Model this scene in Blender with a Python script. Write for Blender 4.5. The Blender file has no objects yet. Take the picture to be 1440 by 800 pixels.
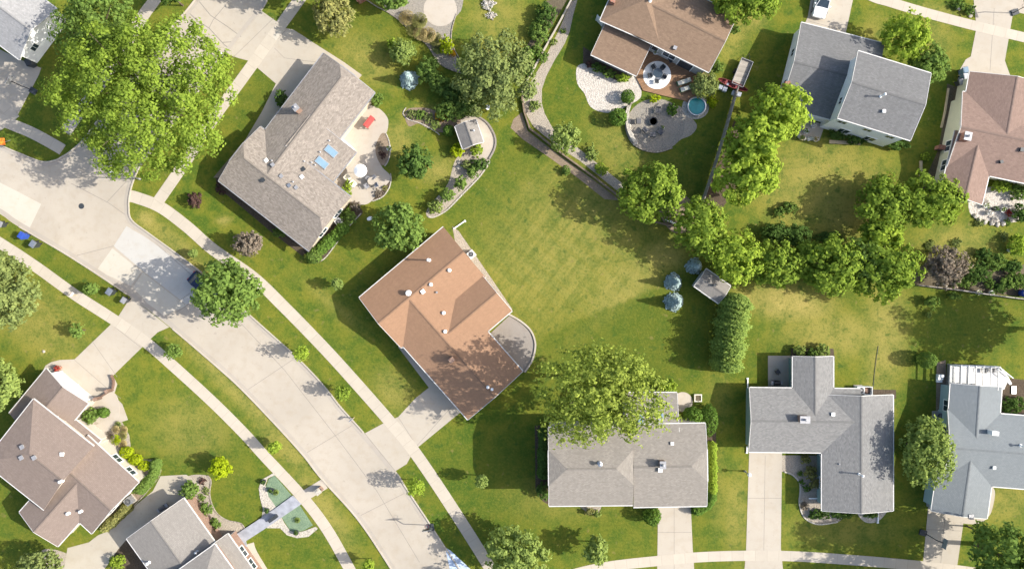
# Suburban block seen from a survey drone. Plan coordinates: survey-plan units (11 units = 1 m),
# origin of the plan at (720, 400); at(u, v, z) turns a plan reading of a point of height z into metres.
import bpy, math, random
import numpy as np
from mathutils import Vector

PI = math.pi
S = 11.0
HC = 1440 / S * 24 / 36          # flying height of the drone, metres
scene = bpy.context.scene
COL = scene.collection
rng = random.Random(7)
SUN_EL, SUN_AZ = math.radians(35), math.radians(-2.5)

def at(u, v, z=0.0):
    f = (HC - z) / HC / S
    return Vector(((u - 720) * f, (400 - v) * f, z))

def at2(u, v, z=0.0):
    p = at(u, v, z)
    return (p.x, p.y)

# ------------------------------------------------------------------ materials
def new_mat(name):
    m = bpy.data.materials.new(name)
    m.use_nodes = True
    nt = m.node_tree
    nt.nodes.clear()
    out = nt.nodes.new('ShaderNodeOutputMaterial')
    return m, nt, out

def nd(nt, typ, **kw):
    n = nt.nodes.new(typ)
    for k, v in kw.items():
        if k in ('operation', 'blend_type', 'data_type', 'attribute_name', 'attribute_type', 'wave_type', 'bands_direction',
                 'feature', 'distance', 'noise_dimensions', 'interpolation'):
            setattr(n, k, v)
        else:
            n.inputs[k].default_value = v
    return n

def mix(nt, fac, a, b, blend='MIX'):
    n = nt.nodes.new('ShaderNodeMix')
    n.data_type = 'RGBA'
    n.blend_type = blend
    n.clamp_factor = True
    for sock, val in ((n.inputs[0], fac), (n.inputs[6], a), (n.inputs[7], b)):
        if hasattr(val, 'is_output') or isinstance(val, bpy.types.NodeSocket):
            nt.links.new(val, sock)
        elif isinstance(val, (int, float)):
            sock.default_value = val
        else:
            sock.default_value = (*val, 1)
    return n.outputs[2]

def ramp(nt, val, lo, hi):
    n = nt.nodes.new('ShaderNodeMapRange')
    n.inputs[1].default_value = lo
    n.inputs[2].default_value = hi
    nt.links.new(val, n.inputs[0])
    return n.outputs[0]

def mathn(nt, op, a, b):
    n = nt.nodes.new('ShaderNodeMath')
    n.operation = op
    for i, v in enumerate((a, b)):
        if isinstance(v, bpy.types.NodeSocket):
            nt.links.new(v, n.inputs[i])
        else:
            n.inputs[i].default_value = v
    return n.outputs[0]

def objco(nt):
    return nt.nodes.new('ShaderNodeTexCoord').outputs['Object']

def world_pos(nt):
    return nt.nodes.new('ShaderNodeNewGeometry').outputs['Position']

def noise(nt, vec, scale, detail=3.0, rough=0.55, fac=True):
    n = nt.nodes.new('ShaderNodeTexNoise')
    n.inputs['Scale'].default_value = scale
    n.inputs['Detail'].default_value = detail
    n.inputs['Roughness'].default_value = rough
    nt.links.new(vec, n.inputs['Vector'])
    return n.outputs['Fac']

def finish(nt, out, color, rough=0.8, bump=None, bump_strength=0.3, bump_dist=0.03, spec=0.3, metal=0.0):
    b = nt.nodes.new('ShaderNodeBsdfPrincipled')
    if isinstance(color, bpy.types.NodeSocket):
        nt.links.new(color, b.inputs['Base Color'])
    else:
        b.inputs['Base Color'].default_value = (*color, 1)
    b.inputs['Roughness'].default_value = rough
    b.inputs['Specular IOR Level'].default_value = spec
    b.inputs['Metallic'].default_value = metal
    if bump is not None:
        bn = nt.nodes.new('ShaderNodeBump')
        bn.inputs['Strength'].default_value = bump_strength
        bn.inputs['Distance'].default_value = bump_dist
        nt.links.new(bump, bn.inputs['Height'])
        nt.links.new(bn.outputs[0], b.inputs['Normal'])
    nt.links.new(b.outputs[0], out.inputs[0])
    return b

def plain(name, c, rough=0.6, var=0.12, scale=3.0, metal=0.0, spec=0.4):
    """painted or moulded surface with faint weathering"""
    m, nt, out = new_mat(name)
    v = world_pos(nt)
    n = noise(nt, v, scale, 4)
    dark = tuple(x * (1 - var) for x in c)
    lite = tuple(min(1, x * (1 + var)) for x in c)
    finish(nt, out, mix(nt, ramp(nt, n, .3, .7), dark, lite), rough, metal=metal, spec=spec)
    return m

def concrete(name, c, stain=.16, warm=(.93, .86, .76)):
    m, nt, out = new_mat(name)
    v = world_pos(nt)
    big = noise(nt, v, .11, 5, .6)
    mid = noise(nt, v, .9, 5, .65)
    fine = noise(nt, v, 9, 3, .7)
    col = mix(nt, ramp(nt, big, .35, .65), tuple(x * (1 - stain * .7) for x in c), c)
    col = mix(nt, mathn(nt, 'MULTIPLY', ramp(nt, mid, .48, .75), .5), col, tuple(x * w * (1 - stain) for x, w in zip(c, warm)))
    col = mix(nt, mathn(nt, 'MULTIPLY', ramp(nt, fine, .35, .8), .35), col, tuple(x * (1 - stain * 1.2) for x in c))
    drip = noise(nt, v, 1.7, 2, .5)
    col = mix(nt, mathn(nt, 'MULTIPLY', ramp(nt, drip, .66, .76), .4), col, tuple(x * .6 for x in c))
    finish(nt, out, col, .85, fine, .15, .01, .2)
    return m

def walk_mat(name, c, pitch=1.5):
    """concrete flags: joints every pitch metres along UV.x"""
    m, nt, out = new_mat(name)
    v = world_pos(nt)
    uv = nt.nodes.new('ShaderNodeUVMap').outputs[0]
    sep = nt.nodes.new('ShaderNodeSeparateXYZ')
    nt.links.new(uv, sep.inputs[0])
    t = mathn(nt, 'DIVIDE', sep.outputs[0], pitch)
    fr = mathn(nt, 'FRACT', t, 0)
    line = mathn(nt, 'LESS_THAN', fr, .05)
    cell = mathn(nt, 'FLOOR', t, 0)
    wn = nt.nodes.new('ShaderNodeTexWhiteNoise')
    wn.noise_dimensions = '1D'
    nt.links.new(cell, wn.inputs['W'])
    mid = noise(nt, v, .8, 5, .65)
    fine = noise(nt, v, 9, 3, .7)
    col = mix(nt, wn.outputs[0], tuple(x * .96 for x in c), tuple(x * 1.04 for x in c))
    col = mix(nt, mathn(nt, 'MULTIPLY', ramp(nt, mid, .45, .75), .45), col, tuple(x * .8 for x in c))
    col = mix(nt, mathn(nt, 'MULTIPLY', ramp(nt, fine, .4, .8), .3), col, tuple(x * .8 for x in c))
    col = mix(nt, mathn(nt, 'MULTIPLY', line, .25), col, tuple(x * .5 for x in c))
    finish(nt, out, col, .85, spec=.2)
    return m

def shingle(name, c, grain=.3, streak=.12, lines=.25):
    m, nt, out = new_mat(name)
    uv = nt.nodes.new('ShaderNodeUVMap').outputs[0]
    br = nt.nodes.new('ShaderNodeTexBrick')
    nt.links.new(uv, br.inputs['Vector'])
    br.inputs['Scale'].default_value = 1
    br.inputs['Brick Width'].default_value = .3
    br.inputs['Row Height'].default_value = .15
    br.inputs['Mortar Size'].default_value = .016
    br.inputs['Mortar Smooth'].default_value = .3
    br.inputs['Color1'].default_value = (*[x * (1 - grain) for x in c], 1)
    br.inputs['Color2'].default_value = (*[min(1, x * (1 + grain)) for x in c], 1)
    br.inputs['Mortar'].default_value = (*[x * (1 - lines) for x in c], 1)
    n1 = noise(nt, uv, 2.6, 4, .75)
    n2 = noise(nt, uv, .35, 4, .6)
    mp = nt.nodes.new('ShaderNodeMapping')
    mp.inputs['Scale'].default_value = (1.5, .09, 1)
    nt.links.new(uv, mp.inputs['Vector'])
    n3 = noise(nt, mp.outputs[0], 1.2, 4, .6)
    col = mix(nt, mathn(nt, 'MULTIPLY', ramp(nt, n1, .35, .7), .5), br.outputs['Color'], tuple(x * (1 + grain * .8) for x in c))
    col = mix(nt, mathn(nt, 'MULTIPLY', ramp(nt, n1, .55, .3), .4), col, tuple(x * (1 - grain) for x in c))
    col = mix(nt, mathn(nt, 'MULTIPLY', ramp(nt, n2, .4, .7), .4), col, tuple(x * (1 - streak) for x in c))
    col = mix(nt, mathn(nt, 'MULTIPLY', ramp(nt, n3, .45, .75), .5), col, tuple(x * (1 - streak * 1.3) for x in c))
    finish(nt, out, col, .9, br.outputs['Fac'], .4, -.02, .15)
    return m

def siding(name, c):
    m, nt, out = new_mat(name)
    v = world_pos(nt)
    sep = nt.nodes.new('ShaderNodeSeparateXYZ')
    nt.links.new(v, sep.inputs[0])
    fr = mathn(nt, 'FRACT', mathn(nt, 'DIVIDE', sep.outputs[2], .2), 0)
    n = noise(nt, v, 1.1, 4)
    col = mix(nt, n, tuple(x * .88 for x in c), tuple(min(1, x * 1.08) for x in c))
    col = mix(nt, mathn(nt, 'LESS_THAN', fr, .1), col, tuple(x * .6 for x in c))
    finish(nt, out, col, .6, fr, .4, .02)
    return m

def stones(name, c1, c2, scale=5.0, gap=(.12, .1, .08)):
    m, nt, out = new_mat(name)
    v = world_pos(nt)
    vo = nt.nodes.new('ShaderNodeTexVoronoi')
    vo.inputs['Scale'].default_value = scale
    nt.links.new(v, vo.inputs['Vector'])
    sep = nt.nodes.new('ShaderNodeSeparateColor')
    nt.links.new(vo.outputs['Color'], sep.inputs[0])
    col = mix(nt, sep.outputs[0], c1, c2)
    col = mix(nt, mathn(nt, 'MULTIPLY', ramp(nt, vo.outputs['Distance'], .45, .75), .7), col, gap)
    big = noise(nt, v, .6, 4)
    col = mix(nt, mathn(nt, 'MULTIPLY', ramp(nt, big, .45, .7), .3), col, tuple(x * .7 for x in c1))
    finish(nt, out, col, .9, vo.outputs['Distance'], .8, -.06, .2)
    return m

def mulch(name, c1, c2):
    m, nt, out = new_mat(name)
    v = world_pos(nt)
    n = noise(nt, v, 6, 5, .75)
    n2 = noise(nt, v, .9, 3)
    col = mix(nt, ramp(nt, n, .35, .65), c1, c2)
    col = mix(nt, mathn(nt, 'MULTIPLY', ramp(nt, n2, .4, .7), .4), col, tuple(x * .7 for x in c1))
    finish(nt, out, col, .95, n, .8, .06, .1)
    return m

def decking(name, c, ang, w=.16):
    m, nt, out = new_mat(name)
    v = world_pos(nt)
    mp = nt.nodes.new('ShaderNodeMapping')
    mp.inputs['Rotation'].default_value = (0, 0, ang)
    nt.links.new(v, mp.inputs['Vector'])
    sep = nt.nodes.new('ShaderNodeSeparateXYZ')
    nt.links.new(mp.outputs[0], sep.inputs[0])
    t = mathn(nt, 'DIVIDE', sep.outputs[1], w)
    wn = nt.nodes.new('ShaderNodeTexWhiteNoise')
    wn.noise_dimensions = '1D'
    nt.links.new(mathn(nt, 'FLOOR', t, 0), wn.inputs['W'])
    col = mix(nt, wn.outputs[0], tuple(x * .75 for x in c), tuple(x * 1.2 for x in c))
    col = mix(nt, mathn(nt, 'LESS_THAN', mathn(nt, 'FRACT', t, 0), .1), col, tuple(x * .4 for x in c))
    n = noise(nt, v, 1.5, 4)
    col = mix(nt, mathn(nt, 'MULTIPLY', n, .4), col, tuple(x * .7 for x in c))
    finish(nt, out, col, .75)
    return m

def leaf_mat(name, c, trans=.35, var=.35, hue=.12):
    m, nt, out = new_mat(name)
    g = nt.nodes.new('ShaderNodeNewGeometry')
    r = g.outputs['Random Per Island']
    n = noise(nt, g.outputs['Position'], .7, 3)
    dark = tuple(x * (1 - var) for x in c)
    lite = (c[0] * (1 + var + hue), c[1] * (1 + var * .8), c[2] * (1 + var * .5))
    col = mix(nt, r, dark, lite)
    col = mix(nt, mathn(nt, 'MULTIPLY', ramp(nt, n, .35, .65), .5), col, (c[0] * (1 + hue), c[1] * 1.05, c[2]))
    d = nt.nodes.new('ShaderNodeBsdfDiffuse')
    t = nt.nodes.new('ShaderNodeBsdfTranslucent')
    nt.links.new(col, d.inputs[0])
    tc = mix(nt, .5, col, (c[0] * 1.3, c[1] * 1.2, c[2] * .6))
    nt.links.new(tc, t.inputs[0])
    ms = nt.nodes.new('ShaderNodeMixShader')
    ms.inputs[0].default_value = trans
    nt.links.new(d.outputs[0], ms.inputs[1])
    nt.links.new(t.outputs[0], ms.inputs[2])
    nt.links.new(ms.outputs[0], out.inputs[0])
    return m

def grass_mat():
    m, nt, out = new_mat('lawn grass')
    v = world_pos(nt)
    def attr(n):
        a = nt.nodes.new('ShaderNodeAttribute')
        a.attribute_name = n
        return a.outputs['Fac']
    dry, lush, stripe = attr('dry'), attr('lush'), attr('stripe')
    big = noise(nt, v, .07, 5, .6)
    mid = noise(nt, v, .45, 6, .65)
    fine = noise(nt, v, 3.2, 5, .75)
    blade = noise(nt, v, 14, 3, .8)
    green, olive = (.058, .106, .0115), (.107, .132, .0165)
    straw, deep = (.33, .27, .085), (.035, .07, .008)
    col = mix(nt, ramp(nt, big, .36, .64), green, olive)
    col = mix(nt, mathn(nt, 'MULTIPLY', ramp(nt, mid, .42, .62), .8), col, (.155, .155, .02))
    col = mix(nt, mathn(nt, 'MULTIPLY', ramp(nt, mid, .5, .3), .65), col, (.05, .09, .0125))
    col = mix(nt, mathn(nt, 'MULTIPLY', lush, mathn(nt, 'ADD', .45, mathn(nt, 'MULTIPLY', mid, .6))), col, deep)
    dn = mathn(nt, 'MULTIPLY', dry, ramp(nt, mathn(nt, 'ADD', mathn(nt, 'MULTIPLY', mid, .6), mathn(nt, 'MULTIPLY', fine, .4)), .28, .56))
    col = mix(nt, dn, col, straw)
    # mowing passes: two faint diagonal sets and a straight set
    def passes(ang, w, src, amt, c):
        mp = nt.nodes.new('ShaderNodeMapping')
        mp.inputs['Rotation'].default_value = (0, 0, ang)
        nt.links.new(v, mp.inputs['Vector'])
        mp2 = nt.nodes.new('ShaderNodeMapping')
        mp2.inputs['Scale'].default_value = (1 / w, .03, 1)
        nt.links.new(mp.outputs[0], mp2.inputs['Vector'])
        n = noise(nt, mp2.outputs[0], 1.0, 2, .4)
        return mix(nt, mathn(nt, 'MULTIPLY', mathn(nt, 'MULTIPLY', src, amt), ramp(nt, n, .45, .62)), col, c)
    col = passes(math.radians(-52), .7, stripe, .38, (.16, .15, .022))
    col = passes(math.radians(38), .6, stripe, .35, (.05, .09, .015))
    col = passes(math.radians(0), .55, lush, .3, (.09, .125, .02))
    col = mix(nt, mathn(nt, 'MULTIPLY', ramp(nt, fine, .5, .72), .6), col, (.175, .165, .026))
    col = mix(nt, mathn(nt, 'MULTIPLY', ramp(nt, fine, .5, .28), .6), col, (.04, .07, .011))
    spots = noise(nt, v, 1.1, 2, .5)
    col = mix(nt, mathn(nt, 'MULTIPLY', ramp(nt, spots, .66, .74), .45), col, (.2, .16, .06))
    weeds = noise(nt, v, .8, 2, .4)
    col = mix(nt, mathn(nt, 'MULTIPLY', ramp(nt, weeds, .36, .28), .5), col, (.03, .075, .014))
    col = mix(nt, mathn(nt, 'MULTIPLY', ramp(nt, blade, .55, .8), .4), col, (.16, .175, .022))
    col = mix(nt, mathn(nt, 'MULTIPLY', ramp(nt, blade, .45, .2), .5), col, (.035, .06, .01))
    h = mathn(nt, 'ADD', fine, mathn(nt, 'MULTIPLY', blade, .6))
    finish(nt, out, col, .95, h, .7, .09, .1)
    return m

M = {}
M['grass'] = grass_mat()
M['road'] = concrete('street concrete', (.385, .342, .282), .2)
M['road_new'] = concrete('new slab concrete', (.44, .405, .34), .1)
M['road_pale'] = concrete('pale slab concrete', (.405, .39, .36), .1)
M['joint'] = plain('joint sealant', (.20, .18, .16), .9)
M['gutterpan'] = concrete('gutter pan concrete', (.345, .31, .265))
M['kerb'] = concrete('kerb concrete', (.40, .36, .30))
M['walk'] = walk_mat('sidewalk concrete', (.405, .36, .295))
M['drive'] = concrete('driveway concrete', (.39, .348, .287), .16)
M['drive_tan'] = concrete('tan driveway', (.40, .36, .29), .2)
M['patio'] = concrete('patio concrete', (.41, .365, .305), .2)
M['patio_dark'] = concrete('aged patio', (.27, .24, .21), .3)
M['blue_slab'] = plain('blue white tarp', (.42, .50, .62), .5)
M['gravel_tan'] = stones('tan gravel', (.38, .335, .27), (.3, .26, .21), 11, (.22, .19, .15))
M['gravel_white'] = stones('white stones', (.5, .46, .41), (.38, .345, .3), 6, (.33, .3, .26))
M['gravel_grey'] = stones('grey gravel', (.3, .275, .235), (.24, .215, .18), 12, (.17, .155, .13))
M['rock_pale'] = stones('pale rock', (.45, .42, .36), (.36, .33, .28), 6, (.26, .23, .19))
M['mulch'] = mulch('bark mulch', (.055, .042, .03), (.12, .092, .065))
M['mulch_pale'] = mulch('pale bark', (.17, .13, .09), (.28, .22, .16))
M['soil'] = mulch('garden soil', (.085, .07, .045), (.15, .125, .085))
M['pond_green'] = mulch('green glass gravel', (.11, .17, .11), (.19, .25, .16))
M['bluegrey'] = plain('blue grey decking', (.25, .26, .29), .7, .2, 1.5)
M['deck'] = decking('cedar deck', (.25, .145, .08), math.radians(-25))
M['deck_grey'] = decking('grey boards', (.3, .27, .23), math.radians(10))
M['wood'] = decking('weathered wood', (.2, .15, .1), 0, .12)
M['wood_pale'] = plain('pale timber', (.42, .34, .22), .8)
M['white'] = plain('white paint', (.78, .78, .76), .5, .06)
M['cream'] = plain('cream paint', (.6, .56, .46), .6)
M['trim'] = plain('painted trim', (.5, .49, .47), .5, .1)
M['black'] = plain('black metal', (.02, .02, .022), .4)
M['dark'] = plain('dark plastic', (.035, .04, .045), .45)
M['grey'] = plain('grey metal', (.3, .3, .31), .45, .12, 3, .3)
M['steel'] = plain('galvanised steel', (.45, .46, .47), .35, .15, 3, .8)
M['blue'] = plain('blue plastic', (.03, .07, .32), .4)
M['bluegreybin'] = plain('slate plastic', (.13, .2, .27), .45)
M['green'] = plain('green fabric', (.05, .12, .05), .8)
M['red'] = plain('red paint', (.42, .08, .07), .5)
M['darkred'] = plain('maroon paint', (.16, .03, .03), .5)
M['orange'] = plain('orange sheeting', (.85, .2, .02), .5)
M['brick'] = stones('red brick', (.25, .09, .06), (.33, .14, .09), 9, (.3, .25, .2))
M['brick_dark'] = stones('dark brick', (.13, .075, .055), (.18, .11, .08), 9, (.15, .12, .1))
M['charcoal'] = plain('charcoal metal', (.09, .09, .095), .5)
M['brick_brown'] = stones('brown brick', (.2, .12, .09), (.28, .18, .13), 9, (.25, .2, .17))
M['block'] = stones('wall block', (.33, .29, .24), (.24, .21, .17), 5)
M['water'] = plain('teal pool water', (.02, .2, .2), .08, .25, 1.2, 0, .6)
M['glass'] = plain('window glass', (.03, .045, .06), .08, .2, 1, 0, .8)
M['skylight'] = plain('skylight dome', (.16, .25, .32), .2, .1, 2, 0, .8)
M['bark'] = mulch('tree bark', (.07, .05, .035), (.15, .12, .09))
M['carwhite'] = plain('white car paint', (.75, .76, .78), .25, .03, 1, 0, .6)
M['carnavy'] = plain('navy car paint', (.012, .02, .05), .2, .05, 1, 0, .6)
M['rubber'] = plain('tyre rubber', (.02, .02, .02), .8)
M['lamp'] = plain('opal lamp globe', (.8, .8, .78), .3, .03)
M['flower_yellow'] = leaf_mat('yellow flowers', (.5, .3, .015), .2, .25)
M['flower_white'] = leaf_mat('white flowers', (.55, .52, .5), .2, .2, 0)
M['flower_red'] = leaf_mat('red flowers', (.3, .05, .04), .2, .3)
LEAF = {
    'maple': leaf_mat('bright maple leaves', (0.183, 0.287, 0.044), .4, .34, .16),
    'mid': leaf_mat('mid green leaves', (0.137, 0.228, 0.054), .38, .36, .12),
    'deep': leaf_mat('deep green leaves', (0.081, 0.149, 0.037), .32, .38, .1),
    'lime': leaf_mat('lime green leaves', (0.244, 0.366, 0.051), .42, .32, .16),
    'pale': leaf_mat('pale green leaves', (0.207, 0.299, 0.085), .4, .4, .15),
    'grey': leaf_mat('grey green leaves', (0.185, 0.245, 0.085), .36, .36, .1),
    'olive': leaf_mat('olive leaves', (0.232, 0.250, 0.091), .34, .38, .1),
    'yellow': leaf_mat('yellow green leaves', (0.320, 0.420, 0.020), .4, .22, .1),
    'blue': leaf_mat('blue needles', (0.326, 0.420, 0.430), .15, .3, .0),
    'purple': leaf_mat('purple leaves', (0.085, 0.055, 0.050), .2, .4, .1),
    'smoke': leaf_mat('smoky brown leaves', (0.195, 0.170, 0.140), .28, .4, .05),
    'box': leaf_mat('boxwood leaves', (0.104, 0.193, 0.037), .32, .3, .1),
    'tips': leaf_mat('pale tipped leaves', (.225, .315, .066), .42, .6, .15),
    'hedge': leaf_mat('hedge leaves', (.2, .3, .075), .4, .34, .12),
    'straw': leaf_mat('straw grass', (0.360, 0.310, 0.150), .3, .35, .05),
}
# ------------------------------------------------------------------ mesh helpers
class MB:
    """collects faces and links them as ONE mesh object"""
    def __init__(self):
        self.v, self.f, self.mi, self.uv = [], [], [], []

    def face(self, pts, mi=0, uv=None):
        i = len(self.v)
        self.v += [tuple(p) for p in pts]
        self.f.append(tuple(range(i, i + len(pts))))
        self.mi.append(mi)
        self.uv.append(uv)

    def box(self, c, s, rz=0.0, mi=0, tilt=None):
        x, y, z = s[0] / 2, s[1] / 2, s[2] / 2
        cs, sn = math.cos(rz), math.sin(rz)
        P = []
        for dz in (-z, z):
            for dx, dy in ((-x, -y), (x, -y), (x, y), (-x, y)):
                p = Vector((dx, dy, dz))
                if tilt is not None:
                    p = tilt @ p
                P.append((c[0] + p.x * cs - p.y * sn, c[1] + p.x * sn + p.y * cs, c[2] + p.z))
        for q in ((3, 2, 1, 0), (4, 5, 6, 7), (0, 1, 5, 4), (1, 2, 6, 5), (2, 3, 7, 6), (3, 0, 4, 7)):
            self.face([P[k] for k in q], mi)

    def tube(self, pts, rad, n=8, mi=0, cap=True):
        pts = [Vector(p) for p in pts]
        if not isinstance(rad, (list, tuple)):
            rad = [rad] * len(pts)
        rings = []
        for k, p in enumerate(pts):
            a = pts[max(k - 1, 0)]
            b = pts[min(k + 1, len(pts) - 1)]
            d = (b - a).normalized()
            u = d.cross(Vector((0, 0, 1)))
            if u.length < 1e-3:
                u = Vector((1, 0, 0))
            u.normalize()
            w = d.cross(u)
            rings.append([p + (u * math.cos(2 * PI * t / n) + w * math.sin(2 * PI * t / n)) * rad[k] for t in range(n)])
        for a, b in zip(rings, rings[1:]):
            for t in range(n):
                self.face([a[t], b[t], b[(t + 1) % n], a[(t + 1) % n]], mi)
        if cap:
            self.face(rings[0], mi)
            self.face(rings[-1][::-1], mi)

    def lathe(self, prof, c=(0, 0, 0), n=20, mi=0, sx=1.0, sy=1.0):
        rings = [[(c[0] + r * sx * math.cos(2 * PI * t / n), c[1] + r * sy * math.sin(2 * PI * t / n), c[2] + z) for t in range(n)] for r, z in prof]
        for a, b in zip(rings, rings[1:]):
            for t in range(n):
                self.face([a[t], a[(t + 1) % n], b[(t + 1) % n], b[t]], mi)
        if prof[0][0] > 1e-4:
            self.face(rings[0][::-1], mi)
        if prof[-1][0] > 1e-4:
            self.face(rings[-1], mi)

    def prism(self, poly, z0, z1, mi=0, top_mi=None):
        a = sum(p[0] * q[1] - q[0] * p[1] for p, q in zip(poly, poly[1:] + poly[:1]))
        if a < 0:
            poly = poly[::-1]
        self.face([(x, y, z1) for x, y in poly], mi if top_mi is None else top_mi, [(x, y) for x, y in poly])
        for p, q in zip(poly, poly[1:] + poly[:1]):
            self.face([(p[0], p[1], z0), (q[0], q[1], z0), (q[0], q[1], z1), (p[0], p[1], z1)], mi)

    def build(self, name, mats, parent=None, loc=None, smooth=False):
        me = bpy.data.meshes.new(name)
        me.from_pydata(self.v, [], self.f)
        if not isinstance(mats, (list, tuple)):
            mats = [mats]
        for m in mats:
            me.materials.append(m)
        me.polygons.foreach_set('material_index', self.mi)
        if any(u is not None for u in self.uv):
            layer = me.uv_layers.new(name='UVMap')
            for p, uv in zip(me.polygons, self.uv):
                if uv:
                    for li, c in zip(p.loop_indices, uv):
                        layer.data[li].uv = c
        if smooth:
            import bmesh
            bm = bmesh.new()
            bm.from_mesh(me)
            bmesh.ops.remove_doubles(bm, verts=bm.verts, dist=1e-4)
            bm.to_mesh(me)
            bm.free()
            me.polygons.foreach_set('use_smooth', [True] * len(me.polygons))
            me.set_sharp_from_angle(angle=math.radians(40))
        me.update()
        o = bpy.data.objects.new(name, me)
        COL.objects.link(o)
        if parent is not None:
            o.parent = parent
        if loc is not None:
            o.location = loc
        return o

def tag(o, label=None, cat=None, group=None, kind=None):
    if label: o['label'] = label
    if cat: o['category'] = cat
    if group: o['group'] = group
    if kind: o['kind'] = kind
    return o

def thing(name, label, cat, loc=(0, 0, 0), rz=0.0, group=None):
    o = bpy.data.objects.new(name, None)
    o.empty_display_size = .3
    COL.objects.link(o)
    o.location = loc
    o.rotation_euler = (0, 0, rz)
    return tag(o, label, cat, group)

def smooth_line(P, n=5, closed=False):
    """Catmull-Rom through plan points"""
    out = []
    m = len(P)
    segs = m if closed else m - 1
    for i in range(segs):
        def q(k):
            return P[k % m] if closed else P[min(max(k, 0), m - 1)]
        a, b, c, d = q(i - 1), q(i), q(i + 1), q(i + 2)
        for t in range(n):
            s = t / n
            out.append(tuple(.5 * (2 * b[j] + (c[j] - a[j]) * s + (2 * a[j] - 5 * b[j] + 4 * c[j] - d[j]) * s * s
                                   + (3 * b[j] - a[j] - 3 * c[j] + d[j]) * s ** 3) for j in (0, 1)))
    if not closed:
        out.append(tuple(P[-1]))
    return out

def plan_poly(P, curve=False, n=4):
    if curve:
        P = smooth_line(P, n, True)
    return [at2(u, v) for u, v in P]

def ellipse(cx, cy, rx, ry=None, n=36):
    ry = ry or rx
    return [(cx + rx * math.cos(2 * PI * k / n), cy + ry * math.sin(2 * PI * k / n)) for k in range(n)]

def flat(name, P, mat, z1, curve=False, kind='structure', z0=-.05):
    mb = MB()
    mb.prism(plan_poly(P, curve), z0, z1)
    o = mb.build(name, M[mat])
    return tag(o, kind=kind) if kind else o

def ribbon_pts(P, width):
    """left and right offsets (metres) of a plan polyline"""
    Q = [Vector(at2(u, v)) for u, v in P]
    L, R, D = [], [], [0.0]
    for i, q in enumerate(Q):
        d = (Q[min(i + 1, len(Q) - 1)] - Q[max(i - 1, 0)]).normalized()
        n = Vector((-d.y, d.x))
        L.append(q + n * width / 2)
        R.append(q - n * width / 2)
        if i:
            D.append(D[-1] + (q - Q[i - 1]).length)
    return L, R, D

def ribbon(mb, P, width, z0, z1, mi=0):
    L, R, D = ribbon_pts(P, width)
    for i in range(len(L) - 1):
        a, b, c, d = R[i], R[i + 1], L[i + 1], L[i]
        mb.face([(*a, z1), (*b, z1), (*c, z1), (*d, z1)], mi, [(D[i], 0), (D[i + 1], 0), (D[i + 1], width), (D[i], width)])
        mb.face([(*a, z0), (*b, z0), (*b, z1), (*a, z1)], mi)
        mb.face([(*c, z0), (*d, z0), (*d, z1), (*c, z1)], mi)
    mb.face([(*R[0], z0), (*R[0], z1), (*L[0], z1), (*L[0], z0)], mi)
    mb.face([(*R[-1], z0), (*L[-1], z0), (*L[-1], z1), (*R[-1], z1)], mi)

# ------------------------------------------------------------------ houses
PITCH = .6
class Wing:
    def __init__(self, A, B, depth, eave, ridge, hip=(0, 0), jerk=(0, 0), typ='gable', butt=True):
        z = eave
        if typ == 'gable':
            ridge = eave + (ridge - eave) * PITCH      # ridges lowered to soften contrast between lit and shaded slopes
        self.butt = butt
        a, b = at(*A, z).to_2d(), at(*B, z).to_2d()
        self.a, self.d = a, (b - a).normalized()
        self.w = (b - a).length
        self.n = Vector((-self.d.y, self.d.x))
        self.dep, self.e, self.r = depth, eave, ridge
        self.hip, self.jerk, self.typ = hip, jerk, typ

    def P(self, u, v, z):
        p = self.a + self.d * u + self.n * v
        return Vector((p.x, p.y, z))

    def uv(self, x, y):
        q = Vector((x, y)) - self.a
        return q.dot(self.d), q.dot(self.n)

    def z(self, u, v):
        e, r, w, D = self.e, self.r, self.w, self.dep
        if self.typ == 'shed':
            return e + (r - e) * v / D
        if self.typ == 'flat':
            return e
        s = (r - e) / (w / 2)
        z = r - abs(u - w / 2) * s
        if self.hip[0]: z = min(z, e + (r - e) * v / self.hip[0])
        if self.hip[1]: z = min(z, e + (r - e) * (D - v) / self.hip[1])
        if self.jerk[0]: z = min(z, r - s * self.jerk[0] + s * v)
        if self.jerk[1]: z = min(z, r - s * self.jerk[1] + s * (D - v))
        return z

    def faces(self):
        e, r, w, D = self.e, self.r, self.w, self.dep
        P = self.P
        if self.typ in ('shed', 'flat'):
            q = r if self.typ == 'shed' else e
            return [[P(0, 0, e), P(w, 0, e), P(w, D, q), P(0, D, q)]]
        h = w / 2
        s = (r - e) / h
        F = []
        ends = []
        for k, v0, sg in ((0, 0, 1), (1, D, -1)):
            if self.hip[k]:
                ends.append(([], v0 + sg * self.hip[k]))
                t = [P(0, v0, e), P(w, v0, e), P(h, v0 + sg * self.hip[k], r)]
                F.append(t if k == 0 else [t[1], t[0], t[2]])
            elif self.jerk[k]:
                j = self.jerk[k]
                zj = r - s * j
                ends.append(([(h - j, v0, zj), (h + j, v0, zj)], v0 + sg * j))
                t = [P(h - j, v0, zj), P(h + j, v0, zj), P(h, v0 + sg * j, r)]
                F.append(t if k == 0 else [t[1], t[0], t[2]])
            else:
                ends.append(([], v0))
        def side(k):
            return [P(*ends[k][0][0])] if ends[k][0] else []
        def side2(k):
            return [P(*ends[k][0][1])] if ends[k][0] else []
        F.append([P(0, D, e), P(0, 0, e)] + side(0) + [P(h, ends[0][1], r), P(h, ends[1][1], r)] + side(1))
        F.append([P(w, 0, e), P(w, D, e)] + side2(1) + [P(h, ends[1][1], r), P(h, ends[0][1], r)] + side2(0))
        self.ridge = (P(h, ends[0][1], r), P(h, ends[1][1], r))
        return F

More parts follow.
